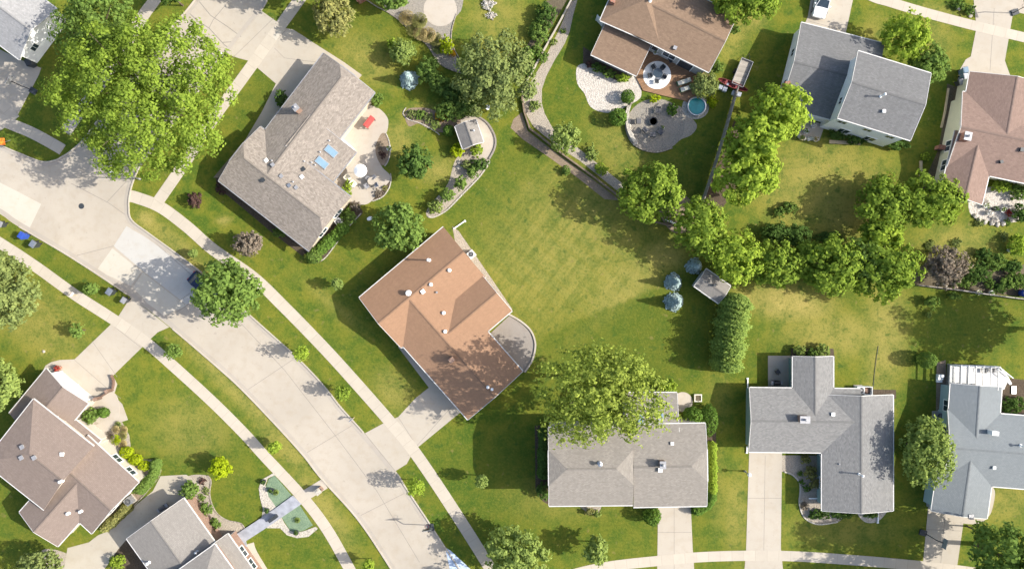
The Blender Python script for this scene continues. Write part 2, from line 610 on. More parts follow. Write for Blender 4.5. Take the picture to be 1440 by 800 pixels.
def roof_uv(pts):
    n = (pts[1] - pts[0]).cross(pts[2] - pts[1])
    if n.z < 0: n = -n
    n.normalize()
    h = Vector((-n.y, n.x, 0))
    if h.length < 1e-3: h = Vector((1, 0, 0))
    h.normalize()
    up = n.cross(h)
    return [(p.dot(h), p.dot(up)) for p in pts]

class House:
    def __init__(self, name, label, cat, wings, roof_mat, wall_mat, wins=(), doors=(), base=None, overhang=.42, cap=.8, trim='trim'):
        self.wings = wings
        c = sum((w.P(w.w / 2, w.dep / 2, 0) for w in wings), Vector()) / len(wings)
        self.root = thing(name, label, cat, (0, 0, 0))
        self.root.location = (c.x, c.y, 0)
        self.off = -Vector((c.x, c.y, 0))
        rm, wl, gt = MB(), MB(), MB()
        o0 = overhang
        self.ov = []
        for i, w in enumerate(wings):
            F = w.faces()
            edges = {}
            for f in F:
                rm.face(f, 0, roof_uv(f))
                low = [p - Vector((0, 0, .16)) for p in f]
                rm.face(low[::-1], 0, roof_uv(f)[::-1])
                for p, q in zip(f, f[1:] + f[:1]):
                    k = tuple(sorted((tuple(round(x, 3) for x in p), tuple(round(x, 3) for x in q))))
                    edges.setdefault(k, []).append((p, q))
            for k, L in edges.items():
                if len(L) == 1:
                    p, q = L[0]
                    dn = Vector((0, 0, .16))
                    rm.face([p, p - dn, q - dn, q], 0)
                    vp, vq = w.uv(p.x, p.y)[1], w.uv(q.x, q.y)[1]
                    if w.butt and min(vp, vq) > w.dep - .01:
                        continue                      # end built into the next roof
                    # gutter on level edges, fascia board on sloping ones: both stand outside the shingles
                    d = (q - p)
                    out = Vector((d.y, -d.x, 0)).normalized()
                    level = abs(d.z) < .02
                    t = .11 if level else .05
                    a1, b1 = p + out * .004, q + out * .004
                    z0, z1 = (.015, .13) if level else (-.012, .19)
                    quad = [a1, b1, b1 + out * t, a1 + out * t]
                    top = [x - Vector((0, 0, z0)) for x in quad]
                    bot = [x - Vector((0, 0, z1)) for x in quad]
                    gt.face(top); gt.face(bot[::-1])
                    for s in range(4):
                        gt.face([bot[s], bot[(s + 1) % 4], top[(s + 1) % 4], top[s]])
            if w.typ == 'gable':
                p, q = w.ridge
                s = (w.r - w.e) / (w.w / 2)
                for sg in (-1, 1):
                    off = w.d * .14 * sg
                    o3 = Vector((off.x, off.y, -.14 * s))
                    up = Vector((0, 0, .025))
                    L4 = [p + up, q + up, q + o3 + up, p + o3 + up]
                    if sg > 0: L4 = L4[::-1]
                    rm.face(L4, 1, roof_uv(L4))
                    rm.face([L4[3], L4[2], L4[2] - up, L4[3] - up] if sg < 0 else [L4[0], L4[1], L4[1] - up, L4[0] - up], 1)
            # walls
            o = o0 + .017 * i
            self.ov.append(o)
            if w.typ in ('shed', 'flat') and base == 'open':
                continue
            C = [(o, o), (w.w - o, o), (w.w - o, w.dep - o), (o, w.dep - o)]
            for k in range(4):
                (u0, v0), (u1, v1) = C[k], C[(k + 1) % 4]
                ts = [t / 24 for t in range(25)]
                top = []
                for t in ts:
                    u, v = u0 + (u1 - u0) * t, v0 + (v1 - v0) * t
                    top.append(w.P(u, v, w.z(u, v) - .17))
                wl.face([w.P(u0, v0, 0), w.P(u1, v1, 0)] + top[::-1])
        rr = roof_mat if isinstance(roof_mat, (list, tuple)) else [roof_mat, roof_mat]
        self.roof = self._b(rm, 'roof', rr)
        self.wall = self._b(wl, 'wall', wall_mat)
        self._b(gt, 'gutter', M[trim])
        for spec in wins:
            self.window_row(*spec)
        for spec in doors:
            self.opening(*spec)

    def _b(self, mb, name, mats, parent=None):
        mb.v = [(x + self.off.x, y + self.off.y, z) for x, y, z in mb.v]
        return mb.build(name, mats, parent or self.root)

    def edge(self, wi, k):
        w, o = self.wings[wi], self.ov[wi]
        C = [(o, o), (w.w - o, o), (w.w - o, w.dep - o), (o, w.dep - o)]
        a = w.P(*C[k], 0); b = w.P(*C[(k + 1) % 4], 0)
        d = (b - a).normalized()
        return a, b, d, Vector((d.y, -d.x, 0))

    def window_row(self, wi, k, ts, zc=1.5, ww=1.3, hh=1.2):
        for t in ts:
            a, b, d, n = self.edge(wi, k)
            c = a.lerp(b, t)
            fr, pn = MB(), MB()
            rz = math.atan2(d.y, d.x)
            c3 = Vector((c.x, c.y, zc)) + n * .01
            pn.box(c3, (ww, .05, hh), rz)
            win = self._b(pn, 'window', M['glass'])
            for sx in (-1, 1):
                fr.box(c3 + d * sx * (ww / 2 + .05), (.1, .11, hh + .2), rz)
            for sz in (-1, 1):
                fr.box(c3 + Vector((0, 0, sz * (hh / 2 + .05))), (ww - .004, .11, .1), rz)
            fr.box(c3, (.05, .08, hh - .004), rz)
            self._b(fr, 'frame', M['white'], win)

    def opening(self, wi, k, t, ww, hh, mat, name):
        a, b, d, n = self.edge(wi, k)
        c = a.lerp(b, t)
        rz = math.atan2(d.y, d.x)
        mb = MB()
        mb.box(Vector((c.x, c.y, hh / 2 + .01)) + n * .01, (ww, .07, hh), rz)
        if 'garage' in name:
            for q in range(1, 4):
                mb.box(Vector((c.x, c.y, hh * q / 4)) + n * .05, (ww - .1, .02, .04), rz)
        door = self._b(mb, name, M[mat])
        fr = MB()
        for sx in (-1, 1):
            fr.box(Vector((c.x, c.y, hh / 2 + .01)) + d * sx * (ww / 2 + .06) + n * .01, (.12, .1, hh + .1), rz)
        fr.box(Vector((c.x, c.y, hh + .1)) + n * .01, (ww, .1, .14), rz)
        self._b(fr, 'frame', M['white'], door)

    def zr(self, x, y):
        best = None
        for w in self.wings:
            u, v = w.uv(x, y)
            if -.05 <= u <= w.w + .05 and -.05 <= v <= w.dep + .05:
                z = w.z(u, v)
                if best is None or z > best: best = z
        return best if best is not None else self.wings[0].e

    def on_roof(self, u, v):
        z = self.wings[0].r
        for _ in range(6):
            p = at(u, v, z)
            z = self.zr(p.x, p.y)
        return at(u, v, z)

    def chimney(self, u, v, w=.7, d=.7, h=1.1, mat='brick', rz=0.0, caps=True):
        p = self.on_roof(u, v)
        mb = MB()
        mb.box((p.x, p.y, p.z + h / 2 - .4), (w, d, h + .8), rz)
        c = self._b(mb, 'chimney', M[mat], self.roof)
        if caps:
            m2 = MB()
            m2.box((p.x, p.y, p.z + h + .06), (w + .14, d + .14, .1), rz)
            m2.lathe([(.14, h + .11), (.16, h + .4), (.05, h + .46)], (p.x, p.y, p.z), 10)
            self._b(m2, 'cap', M['grey'], c)

    def vent(self, u, v, r=.09, h=.5, mat='white', cap=True):
        p = self.on_roof(u, v)
        mb = MB()
        prof = [(r * 2.1, -.15), (r * 1.9, .06), (r, .1), (r, h)]
        if cap:
            prof += [(r * 1.9, h + .01), (r * 1.9, h + .1), (.01, h + .2)]
        mb.lathe(prof, p, 12)
        self._b(mb, 'roof_vent', M[mat], self.roof)

    def boxvent(self, u, v, s=.45, h=.22, mat='dark', rz=.0):
        p = self.on_roof(u, v)
        mb = MB()
        mb.box((p.x, p.y, p.z + h / 2 - .1), (s, s, h + .2), rz)
        mb.box((p.x, p.y, p.z + h + .03), (s * 1.25, s * 1.25, .05), rz)
        self._b(mb, 'roof_vent', M[mat], self.roof)

    def skylight(self, u, v, a, b, rz, wi, mat='skylight'):
        """curbed skylight lying on the slope"""
        p = self.on_roof(u, v)
        mb, fr = MB(), MB()
        d = Vector((math.cos(rz), math.sin(rz), 0)); n = Vector((-d.y, d.x, 0))
        def up(x, y, h):
            q = p + d * x + n * y
            return Vector((q.x, q.y, self.zr(q.x, q.y) + h))
        c = [up(-a / 2, -b / 2, .14), up(a / 2, -b / 2, .14), up(a / 2, b / 2, .14), up(-a / 2, b / 2, .14)]
        mb.face(c)
        A, B = a / 2 + .07, b / 2 + .07
        t = [up(-A, -B, .12), up(A, -B, .12), up(A, B, .12), up(-A, B, .12)]
        bt = [x - Vector((0, 0, .25)) for x in t]
        fr.face(t)
        for s in range(4):
            fr.face([bt[s], bt[(s + 1) % 4], t[(s + 1) % 4], t[s]])
        sk = self._b(mb, 'skylight', M[mat], self.roof)
        self._b(fr, 'frame', M['grey'], sk)

# ------------------------------------------------------------------ foliage
def leaf_mesh(name, mats, P, N, size, nrng, elong=1.5):
    """one flat leaf clump (a bent quad) per point"""
    n = len(P)
    T = nrng.normal(size=(n, 3))
    N = N / (np.linalg.norm(N, axis=1, keepdims=True) + 1e-9)
    T -= N * (T * N).sum(1, keepdims=True)
    T /= np.linalg.norm(T, axis=1, keepdims=True) + 1e-9
    Bv = np.cross(N, T)
    s = (size * nrng.uniform(.55, 1.3, n))[:, None]
    a = T * s * elong * .5
    b = Bv * s * .5
    V = np.empty((n, 4, 3), np.float32)
    V[:, 0] = P - a
    V[:, 1] = P - b + N * s * .12
    V[:, 2] = P + a
    V[:, 3] = P + b + N * s * .12
    me = bpy.data.meshes.new(name)
    me.vertices.add(n * 4)
    me.vertices.foreach_set('co', V.reshape(-1))
    me.loops.add(n * 4)
    me.loops.foreach_set('vertex_index', np.arange(n * 4, dtype=np.int32))
    me.polygons.add(n)
    me.polygons.foreach_set('loop_start', np.arange(n, dtype=np.int32) * 4)
    me.materials.append(mats)
    me.update(calc_edges=True)
    return me

def unit(n, nrng):
    v = nrng.normal(size=(n, 3))
    return v / np.linalg.norm(v, axis=1, keepdims=True)

def crown_points(shape, r, n, k, nrng, crm=None):
    """leaf positions and normals round the crown's middle; r = (rx, ry, rz)"""
    r = np.array(r)
    if shape == 'ball':
        d = unit(n, nrng)
        bump = 1 + .05 * np.sin(d[:, :1] * 9 + 1) * np.cos(d[:, 1:2] * 8) + .04 * np.sin(d[:, 2:3] * 13 + d[:, :1] * 7)
        P = d * r * bump * nrng.uniform(.88, 1.03, (n, 1))
        N = d + nrng.normal(size=(n, 3)) * .45
        return P, N
    if shape == 'spruce':
        t = nrng.uniform(0, 1, n) ** 1.35          # 0 foot .. 1 tip
        whorl = np.round(t * 9) / 9
        na = 9
        ang = (nrng.integers(0, na, n) + whorl * 4.3) * 2 * PI / na + nrng.normal(size=n) * .16
        q = nrng.uniform(.15, 1, n) ** .6
        rad = (1.02 - t) * q * (1 + .045 * np.sin(3 * ang + r[0] * 40) + .04 * np.sin(7 * ang + r[2] * 30))
        P = np.stack([np.cos(ang) * rad * r[0], np.sin(ang) * rad * r[1], (-1 + 2 * t - .18 * q * (1 - t)) * r[2]], 1)
        N = np.stack([np.cos(ang) * .6, np.sin(ang) * .6, np.full(n, .8)], 1) + nrng.normal(size=(n, 3)) * .4
        return P, N
    if shape == 'tuft':
        ang = nrng.uniform(0, 2 * PI, n)
        q = nrng.uniform(0, 1, n)
        P = np.stack([np.cos(ang) * q * r[0], np.sin(ang) * q * r[1], (-1 + 1.9 * q ** .7 - .5 * q ** 3) * r[2]], 1)
        N = np.stack([np.cos(ang) * .7, np.sin(ang) * .7, np.full(n, .7)], 1) + nrng.normal(size=(n, 3)) * .3
        return P, N
    # leafy crowns: limbs carry clumps, clumps carry sprays, sprays carry leaves
    lump = 7 if shape == 'round' else 9
    L = unit(lump, nrng)
    L[:, 2] = np.abs(L[:, 2]) * .8 - .1
    C = unit(k * 3, nrng)
    C = C[C[:, 2] > -.55][:k]
    k = len(C)
    # uneven outline: reach depends on the nearest limb
    reach = (.86 if shape != 'airy' else .74) + (.2 if shape != 'airy' else .36) * np.clip((C @ L.T).max(1), 0, 1) ** 3
    depth = nrng.uniform(0, 1, (k, 1)) ** .42
    Cp = C * reach[:, None] * depth
    cr = crm or {'round': .17, 'airy': .12, 'dense': .15}[shape]
    sizes = nrng.uniform(.6, 1.35, k) * cr
    w = sizes ** 2 * (.35 + depth[:, 0])
    idx = nrng.choice(k, n, p=w / w.sum())
    off = unit(n, nrng) * (nrng.uniform(0, 1, (n, 1)) ** .5)
    off[:, 2] = off[:, 2] * .75 + .12
    P = (Cp[idx] + off * sizes[idx][:, None])
    if shape == 'airy':      # drooping sprays thrown outwards
        ext = nrng.uniform(0, 1, (n, 1)) ** 3 * .16
        P = P + C[idx] * ext
    N = off * .9 + C[idx] * .55 + np.array([0, 0, .45]) + nrng.normal(size=(n, 3)) * .38
    # shaded inner leaves fill the heart of the crown
    m = int(n * .16)
    core = unit(m, nrng) * nrng.uniform(0, 1, (m, 1)) ** .5
    P[:m] = core * np.array([.82, .82, .3]) + np.array([0, 0, -.12])
    N[:m] = np.array([0, 0, 1.]) + nrng.normal(size=(m, 3)) * .4
    return P * r, N

SEED = [100]
def leafy(name, parent, mat, shape, r, n, leaf, k=60, z=0.0, elong=1.5, crm=None):
    SEED[0] += 1
    nrng = np.random.default_rng(SEED[0])
    P, N = crown_points(shape, r, n, k, nrng, crm)
    low = P[:, 2] + z < .06
    P[low, 2] = .06 - z + np.abs(nrng.normal(size=low.sum())) * .05
    me = leaf_mesh(name, LEAF[mat] if isinstance(mat, str) else mat, P.astype(np.float32), N, leaf, nrng, elong)
    o = bpy.data.objects.new(name, me)
    COL.objects.link(o)
    if parent: o.parent = parent
    o.location = (0, 0, z)
    return o

def trunk(parent, h, r, crown_r, zc, limbs=6):
    mb = MB()
    lr = random.Random(SEED[0] * 13)
    lean = Vector((lr.uniform(-.03, .03) * h, lr.uniform(-.03, .03) * h, 0))
    top = Vector((lean.x, lean.y, h))
    mb.tube([(0, 0, -.05), (0, 0, .25), lean * .4 + Vector((0, 0, h * .4)), top], [r * 1.5, r, r * .8, r * .3], 8)
    for k in range(limbs):
        a = 2 * PI * k / limbs + lr.uniform(-.4, .4)
        z0 = h * lr.uniform(.35, .6)
        b = lean * (z0 / h) + Vector((0, 0, z0))
        e = Vector((math.cos(a) * crown_r * .72, math.sin(a) * crown_r * .72, zc + lr.uniform(-.1, .35) * crown_r))
        m = b.lerp(e, .5) + Vector((0, 0, .12 * crown_r))
        mb.tube([b, m, e], [r * .55, r * .35, r * .08], 6)
    mb.build('trunk', M['bark'], parent, smooth=True)

def tree(label, u, v, r_plan, h, mat='mid', shape='round', leaf=.3, sy=1.0, dens=1.0, name='deciduous_tree', cat='tree', group=None, zfrac=.58, k=None, thick=.42):
    zc = h * zfrac
    p = at(u, v, zc)
    R = r_plan / S * (HC - zc) / HC
    root = thing(name, label, cat, (p.x, p.y, 0), rng.uniform(-.5, .5) if sy == 1 else 0, group)
    rz = h - zc if shape != 'spruce' else h * .5
    rz = max(rz, .4)
    area = PI * R * R * sy + 2 * R * rz
    n = int(max(600, 7.0 * area / (leaf * leaf * 1.5) * dens))
    cm = min({'round': .17, 'airy': .13, 'dense': .15}.get(shape, .15) * R, 1.0 if shape != 'airy' else .8)
    k = int(max(40, min(900, 1.9 * (area * 1.5) / (PI * cm * cm))))
    trunk(root, zc + rz * .35, max(.05, h * .02), R * min(1, sy), zc)
    leafy('crown', root, mat, shape, (R, R * sy, rz), n, leaf, k, zc, 1.6, cm / R)
    return root

def shrub(label, u, v, r_plan, h, mat='mid', shape='dense', leaf=.14, sy=1.0, name='shrub', cat='shrub', group=None, rz=0.0, dens=1.0):
    zc = h * .5
    p = at(u, v, zc)
    R = r_plan / S * (HC - zc) / HC
    root = thing(name, label, cat, (p.x, p.y, 0), rz, group)
    area = PI * R * R * sy + 2 * PI * R * h * .5
    n = int(min(9000, max(160, 4.5 * area / (leaf * leaf * 1.5) * dens)))
    leafy('foliage', root, mat, shape, (R, R * sy, h * .52), n, leaf, int(max(12, area * 8)), zc)
    lr = random.Random(SEED[0])
    for q in range(3 if r_plan > 9 else 1):
        mb = MB()
        a = q * 2.1 + lr.uniform(0, 1)
        mb.tube([(0.04 * math.cos(a), .04 * math.sin(a), -.03), (R * .4 * math.cos(a), R * .4 * math.sin(a), h * .55)], [.03, .012], 5)
        mb.build('stem', M['bark'], root)
    return root
# ------------------------------------------------------------------ ground
def build_ground():
    xs = np.concatenate([[-420, -220, -120, -85], np.arange(-72, 72.1, .6), [85, 120, 220, 420]])
    ys = np.concatenate([[-420, -220, -120, -60], np.arange(-44, 44.1, .6), [60, 120, 220, 420]])
    X, Y = np.meshgrid(xs, ys)
    nx, ny = len(xs), len(ys)
    V = np.stack([X, Y, np.zeros_like(X)], -1).reshape(-1, 3)
    i = np.arange(nx * ny).reshape(ny, nx)
    F = np.stack([i[:-1, :-1], i[:-1, 1:], i[1:, 1:], i[1:, :-1]], -1).reshape(-1, 4)
    me = bpy.data.meshes.new('ground')
    me.from_pydata(V.tolist(), [], F.tolist())
    U, W = 720 + V[:, 0] * S, 400 - V[:, 1] * S
    def blobs(L, base=0.0):
        a = np.full(len(V), base)
        for cx, cy, rx, ry, ang, val in L:
            c, s = math.cos(math.radians(ang)), math.sin(math.radians(ang))
            dx, dy = U - cx, W - cy
            q = ((dx * c + dy * s) / rx) ** 2 + ((-dx * s + dy * c) / ry) ** 2
            a = np.maximum(a, val * np.exp(-q ** 1.5))
        return a
    dry = blobs([(512, 85, 50, 34, 30, .5), (430, 330, 40, 20, 40, .3), (1320, 20, 40, 14, 15, .4), (1225, 60, 20, 40, 10, .35), (1112, 426, 62, 26, 8, 1.0), (1065, 418, 40, 18, 0, .7), (1175, 470, 75, 32, 0, .55), (1245, 470, 32, 75, 0, .6),
                 (1235, 560, 22, 60, 0, .55), (800, 345, 150, 95, -35, .5), (885, 392, 85, 36, -38, .62), (930, 360, 36, 26, 0, .75), (855, 440, 90, 12, -38, .6),
                 (760, 270, 60, 30, -40, .3), (1160, 265, 95, 75, 0, .55), (1200, 305, 60, 30, 0, .65), (1350, 345, 60, 30, 0, .45),
                 (1300, 60, 40, 40, 0, .35), (1310, 85, 14, 14, 0, .6), (55, 450, 90, 45, 35, .42), (62, 493, 6, 3, 0, 1.0), (205, 308, 16, 12, 30, .85),
                 (245, 345, 70, 18, 40, .55), (330, 545, 130, 16, 45, .5), (400, 625, 60, 18, 45, .5), (455, 715, 70, 22, 55, .5),
                 (560, 605, 28, 26, 0, .55), (555, 550, 35, 25, 50, .5), (270, 600, 60, 45, 0, .35), (310, 115, 7, 7, 0, 1.2), (315, 310, 10, 6, 0, .8),
                 (560, 195, 30, 25, 0, .45), (600, 160, 35, 12, 0, .55), (615, 240, 28, 20, 0, .5), (700, 30, 45, 55, 0, .35), (870, 205, 50, 40, 45, .35),
                 (1035, 50, 20, 45, 25, .45), (1060, 25, 20, 20, 0, .5), (1410, 700, 50, 35, 0, .4), (880, 690, 110, 20, 0, .25), (790, 700, 80, 30, 0, .25),
                 (1035, 720, 18, 60, 0, .4), (1010, 690, 12, 60, 0, .25), (1180, 745, 80, 25, 0, .3), (1010, 560, 20, 40, 0, .2), (470, 430, 60, 12, 42, .3)])
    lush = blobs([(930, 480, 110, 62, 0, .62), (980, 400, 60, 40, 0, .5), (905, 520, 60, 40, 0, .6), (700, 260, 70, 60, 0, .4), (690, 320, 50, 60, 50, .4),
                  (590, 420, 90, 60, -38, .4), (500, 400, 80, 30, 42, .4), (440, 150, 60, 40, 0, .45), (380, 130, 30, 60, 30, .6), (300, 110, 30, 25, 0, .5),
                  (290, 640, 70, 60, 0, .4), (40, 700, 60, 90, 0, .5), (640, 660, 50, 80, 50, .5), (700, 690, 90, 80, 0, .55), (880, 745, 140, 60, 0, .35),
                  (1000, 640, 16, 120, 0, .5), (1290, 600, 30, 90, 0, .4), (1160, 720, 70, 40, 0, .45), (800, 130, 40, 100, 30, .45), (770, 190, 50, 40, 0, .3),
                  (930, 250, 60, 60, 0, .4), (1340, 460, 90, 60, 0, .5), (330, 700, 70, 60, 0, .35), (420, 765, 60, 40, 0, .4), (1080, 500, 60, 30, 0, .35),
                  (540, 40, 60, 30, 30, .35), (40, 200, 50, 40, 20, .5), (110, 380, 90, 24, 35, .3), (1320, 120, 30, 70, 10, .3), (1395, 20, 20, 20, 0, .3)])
    # property line: a mower edge separates the drier middle lawn from the watered one
    e = (W - 460) * 165 + (U - 790) * 68
    near = np.exp(-(((U - 890) / 130) ** 2 + ((W - 470) / 95) ** 2) ** 2)
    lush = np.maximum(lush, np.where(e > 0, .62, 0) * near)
    dry = np.where((e > 0) & (near > .4) & (U < 985), dry * .2, dry)
    stripe = blobs([(780, 350, 170, 130, -35, 1.0), (480, 390, 130, 90, 40, .8), (560, 560, 70, 50, 45, .6), (470, 70, 80, 60, 20, .6),
                    (120, 380, 100, 40, 35, .6), (80, 460, 70, 40, 35, .5), (700, 690, 70, 70, 0, .5), (340, 180, 60, 60, 0, .5)])
    for n, a in (('dry', dry), ('lush', lush), ('stripe', stripe)):
        at_ = me.attributes.new(n, 'FLOAT', 'POINT')
        at_.data.foreach_set('value', a.astype(np.float32))
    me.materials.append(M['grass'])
    o = bpy.data.objects.new('ground', me)
    COL.objects.link(o)
    tag(o, kind='structure')
build_ground()

# ------------------------------------------------------------------ street
SW_EDGE = [(-140, 228), (-60, 268), (0, 301), (23, 317), (101, 363), (184, 418), (238, 459), (305, 516), (340, 548), (388, 598), (426, 640), (451, 672), (502, 729), (544, 791), (590, 865), (625, 930)]
NE_EDGE = [(186, 309), (209, 327), (245, 353), (283, 382), (320, 414), (358, 448), (395, 481), (412, 496), (440, 524), (462, 549), (480, 572), (514, 610), (556, 661), (572, 686), (600, 728), (626, 768), (652, 808), (690, 870), (720, 930)]
RETURN_E = [(378, -2), (368, 16), (344, 46), (320, 77), (262, 152), (214, 214), (197, 236), (188, 256), (183, 275), (182, 292), (186, 309)]
TOP_E = [(440, -90), (378, -2)]
TOP_W = [(340, -90), (274, 0), (240, 40), (190, 100), (144, 160), (118, 195), (100, 212), (86, 221), (78, 225), (60, 227), (30, 216), (0, 203), (-60, 172), (-140, 132)]
main_s = smooth_line(SW_EDGE, 4)
main_n = smooth_line(RETURN_E[:-1] + NE_EDGE, 4)
west_n = smooth_line(TOP_W, 4)
road_poly = main_s + main_n[::-1] + TOP_E[:1] + west_n
rd = MB()
ROADZ = .006
rd.prism([at2(*p) for p in road_poly], -.08, ROADZ, 0)
def road_slab(P, mi, z):
    rd.prism([at2(*p) for p in P], ROADZ - .01, z, mi)
road_slab([(-8, 253), (20, 267), (58, 287), (42, 320), (-8, 292)], 1, .0095)
road_slab([(178, 318), (205, 334), (282, 389), (300, 405), (262, 428), (200, 380), (160, 346)], 2, .0095)
road_slab([(158, 349), (199, 382), (184, 402), (136, 380)], 1, .0105)
road_slab([(201, 383), (262, 430), (225, 446), (187, 404)], 1, .0105)
def joint(P, w=.07, z=.013):
    ribbon(rd, P, w, ROADZ - .01, z, 3)
joint([(278, 0), (296, 22), (320, 38), (350, 60), (338, 75)], .09)
joint([(262, 15), (278, 30), (294, 40), (305, 52), (316, 64), (322, 68)], .1, .0134)
joint([(294, 40), (300, 28), (322, 2)], .06, .0138)
joint([(314, 60), (331, 59)], .09, .0142)
joint([(205, 330), (262, 380), (330, 445), (400, 520), (470, 610), (530, 690), (590, 790)], .05, .0146)
joint([(250, 425), (290, 395)], .05, .015)
joint([(345, 550), (420, 500)], .045, .015)
joint([(425, 640), (500, 595)], .045, .015)
joint([(500, 728), (575, 690)], .045, .015)
joint([(232, 450), (262, 430), (300, 405)], .06, .0154)
joint([(98, 362), (160, 346)], .05, .0158)
joint([(100, 258), (152, 285), (186, 309)], .06, .0154)
joint([(150, 285), (178, 255)], .05, .0158)
# concrete gutter pans beside the kerbs
def offset_plan(P, dist):
    L, R, _ = ribbon_pts(P, abs(dist) * 2)
    Q = L if dist > 0 else R
    return [(720 + q.x * S, 400 - q.y * S) for q in Q]
ribbon(rd, offset_plan(main_s, .38), .5, ROADZ - .02, .0165, 5)
ribbon(rd, offset_plan(main_n, -.38), .5, ROADZ - .02, .0165, 5)
ribbon(rd, offset_plan(west_n, .38), .5, ROADZ - .02, .0165, 5)
road = tag(rd.build('road', [M['road'], M['road_new'], M['road_pale'], M['joint'], M['patio_dark'], M['gutterpan']]), kind='structure')

def cut(P, spans):
    """pieces of a smoothed line outside the spans (x-range where a driveway lowers the kerb)"""
    pieces, cur = [], []
    for p in P:
        if any(a <= p[0] <= b and c <= p[1] <= d for a, b, c, d in spans):
            if len(cur) > 1: pieces.append(cur)
            cur = []
        else:
            cur.append(p)
    if len(cur) > 1: pieces.append(cur)
    return pieces
kb = MB()
main_s_f, main_n_f, west_f = smooth_line(SW_EDGE, 14), smooth_line(RETURN_E[:-1] + NE_EDGE, 14), smooth_line(TOP_W, 10)
for piece in cut(main_s_f, [(184, 240, 415, 462), (0, 24, 300, 318)]):
    ribbon(kb, offset_plan(piece, .06), .16, -.05, .12)
for piece in cut(main_n_f, [(318, 372, 12, 80), (512, 558, 606, 664)]):
    ribbon(kb, offset_plan(piece, -.06), .16, -.05, .12)
for piece in cut(west_f, []):
    ribbon(kb, offset_plan(piece, .06), .16, -.05, .12)
tag(kb.build('kerb', M['kerb']), kind='structure')
# manhole cover
mb = MB()
mb.lathe([(.36, 0), (.36, .02), (.31, .024), (.3, .018), (.01, .018)], (*at2(114.5, 290), 0), 24)
mh = mb.build('manhole_cover', M['dark'])
tag(mh, 'round dark iron manhole cover in the concrete street', 'manhole cover')

# ------------------------------------------------------------------ driveways
flat('driveway', [(-20, 60), (30, 85), (58, 96), (55, 105), (25, 162), (10, 178), (-20, 196)], 'drive', .018)
flat('driveway', [(320, 77), (344, 46), (368, 16), (392, 33), (400, 40), (412, 42), (425, 50), (440, 60), (462, 74), (484, 88), (509, 106), (500, 116), (470, 130), (400, 170), (352, 208), (343, 200), (368, 158), (388, 118), (361, 95), (350, 86), (335, 82)], 'drive', .018)
flat('driveway', [(513, 609), (541, 594), (560, 586), (584, 560), (604, 544), (622, 520), (670, 560), (648, 579), (586, 630), (580, 637), (572, 652), (556, 662)], 'drive', .018)
flat('driveway', [(184, 417), (238, 460), (222, 467), (209, 479), (199, 489), (159, 528), (165, 540), (160, 556), (172, 568), (180, 590), (150, 600), (100, 575), (60, 522), (64, 514), (72, 509), (84, 506), (105, 505), (157, 455), (167, 444), (176, 430)], 'drive', .018)
flat('driveway', [(226, 669), (262, 667), (280, 680), (268, 710), (215, 750), (178, 758), (166, 772), (140, 810), (85, 830), (95, 770), (125, 762), (138, 752), (148, 748), (150, 742), (160, 736), (215, 690)], 'drive_tan', .018)
flat('driveway', [(925, 700), (971, 700), (974, 770), (977, 810), (924, 810), (925, 740)], 'drive', .018)
flat('driveway', [(1054, 620), (1100, 620), (1098, 770), (1104, 830), (1044, 830), (1049, 777)], 'drive', .018)
flat('driveway', [(1306, 705), (1358, 712), (1346, 795), (1336, 850), (1290, 850), (1298, 790)], 'drive', .018)
flat('driveway', [(1145, -30), (1206, -30), (1186, 62), (1125, 50), (1136, 24)], 'drive', .018)
flat('driveway', [(1368, -12), (1430, 6), (1424, 22), (1413, 86), (1421, 108), (1420, 130), (1345, 120), (1350, 98), (1358, 84), (1365, 80), (1373, 40)], 'drive', .018)
flat('road_corner', [(1368, -40), (1372, 2), (1400, 10), (1440, 20), (1500, 34), (1520, -40)], 'road', .014)
flat('tarp_slab', [(626, 769), (634, 774), (662, 800), (700, 840), (650, 840), (634, 806)], 'blue_slab', .021)

# driveway joints
dj = MB()
for P in ([(513, 609), (556, 662)], [(543, 596), (577, 640)], [(560, 586), (588, 630)], [(574, 640), (640, 566)], [(356, 92), (403, 42)], [(325, 84), (385, 26)], [(386, 68), (400, 82), (462, 90)],
          [(948, 712), (948, 800)], [(925, 748), (972, 748)], [(1076, 640), (1074, 775)], [(1052, 700), (1099, 700)], [(1303, 744), (1351, 746)], [(1330, 715), (1322, 800)],
          [(166, 446), (208, 480)], [(157, 456), (199, 489)], [(105, 506), (150, 545), (170, 560)], [(130, 480), (165, 530)], [(1366, 40), (1418, 50)], [(1398, 12), (1392, 100)], [(1136, 30), (1190, 44)]):
    ribbon(dj, P, .045, .01, .0225)
tag(dj.build('driveway_joints', M['joint']), kind='structure')

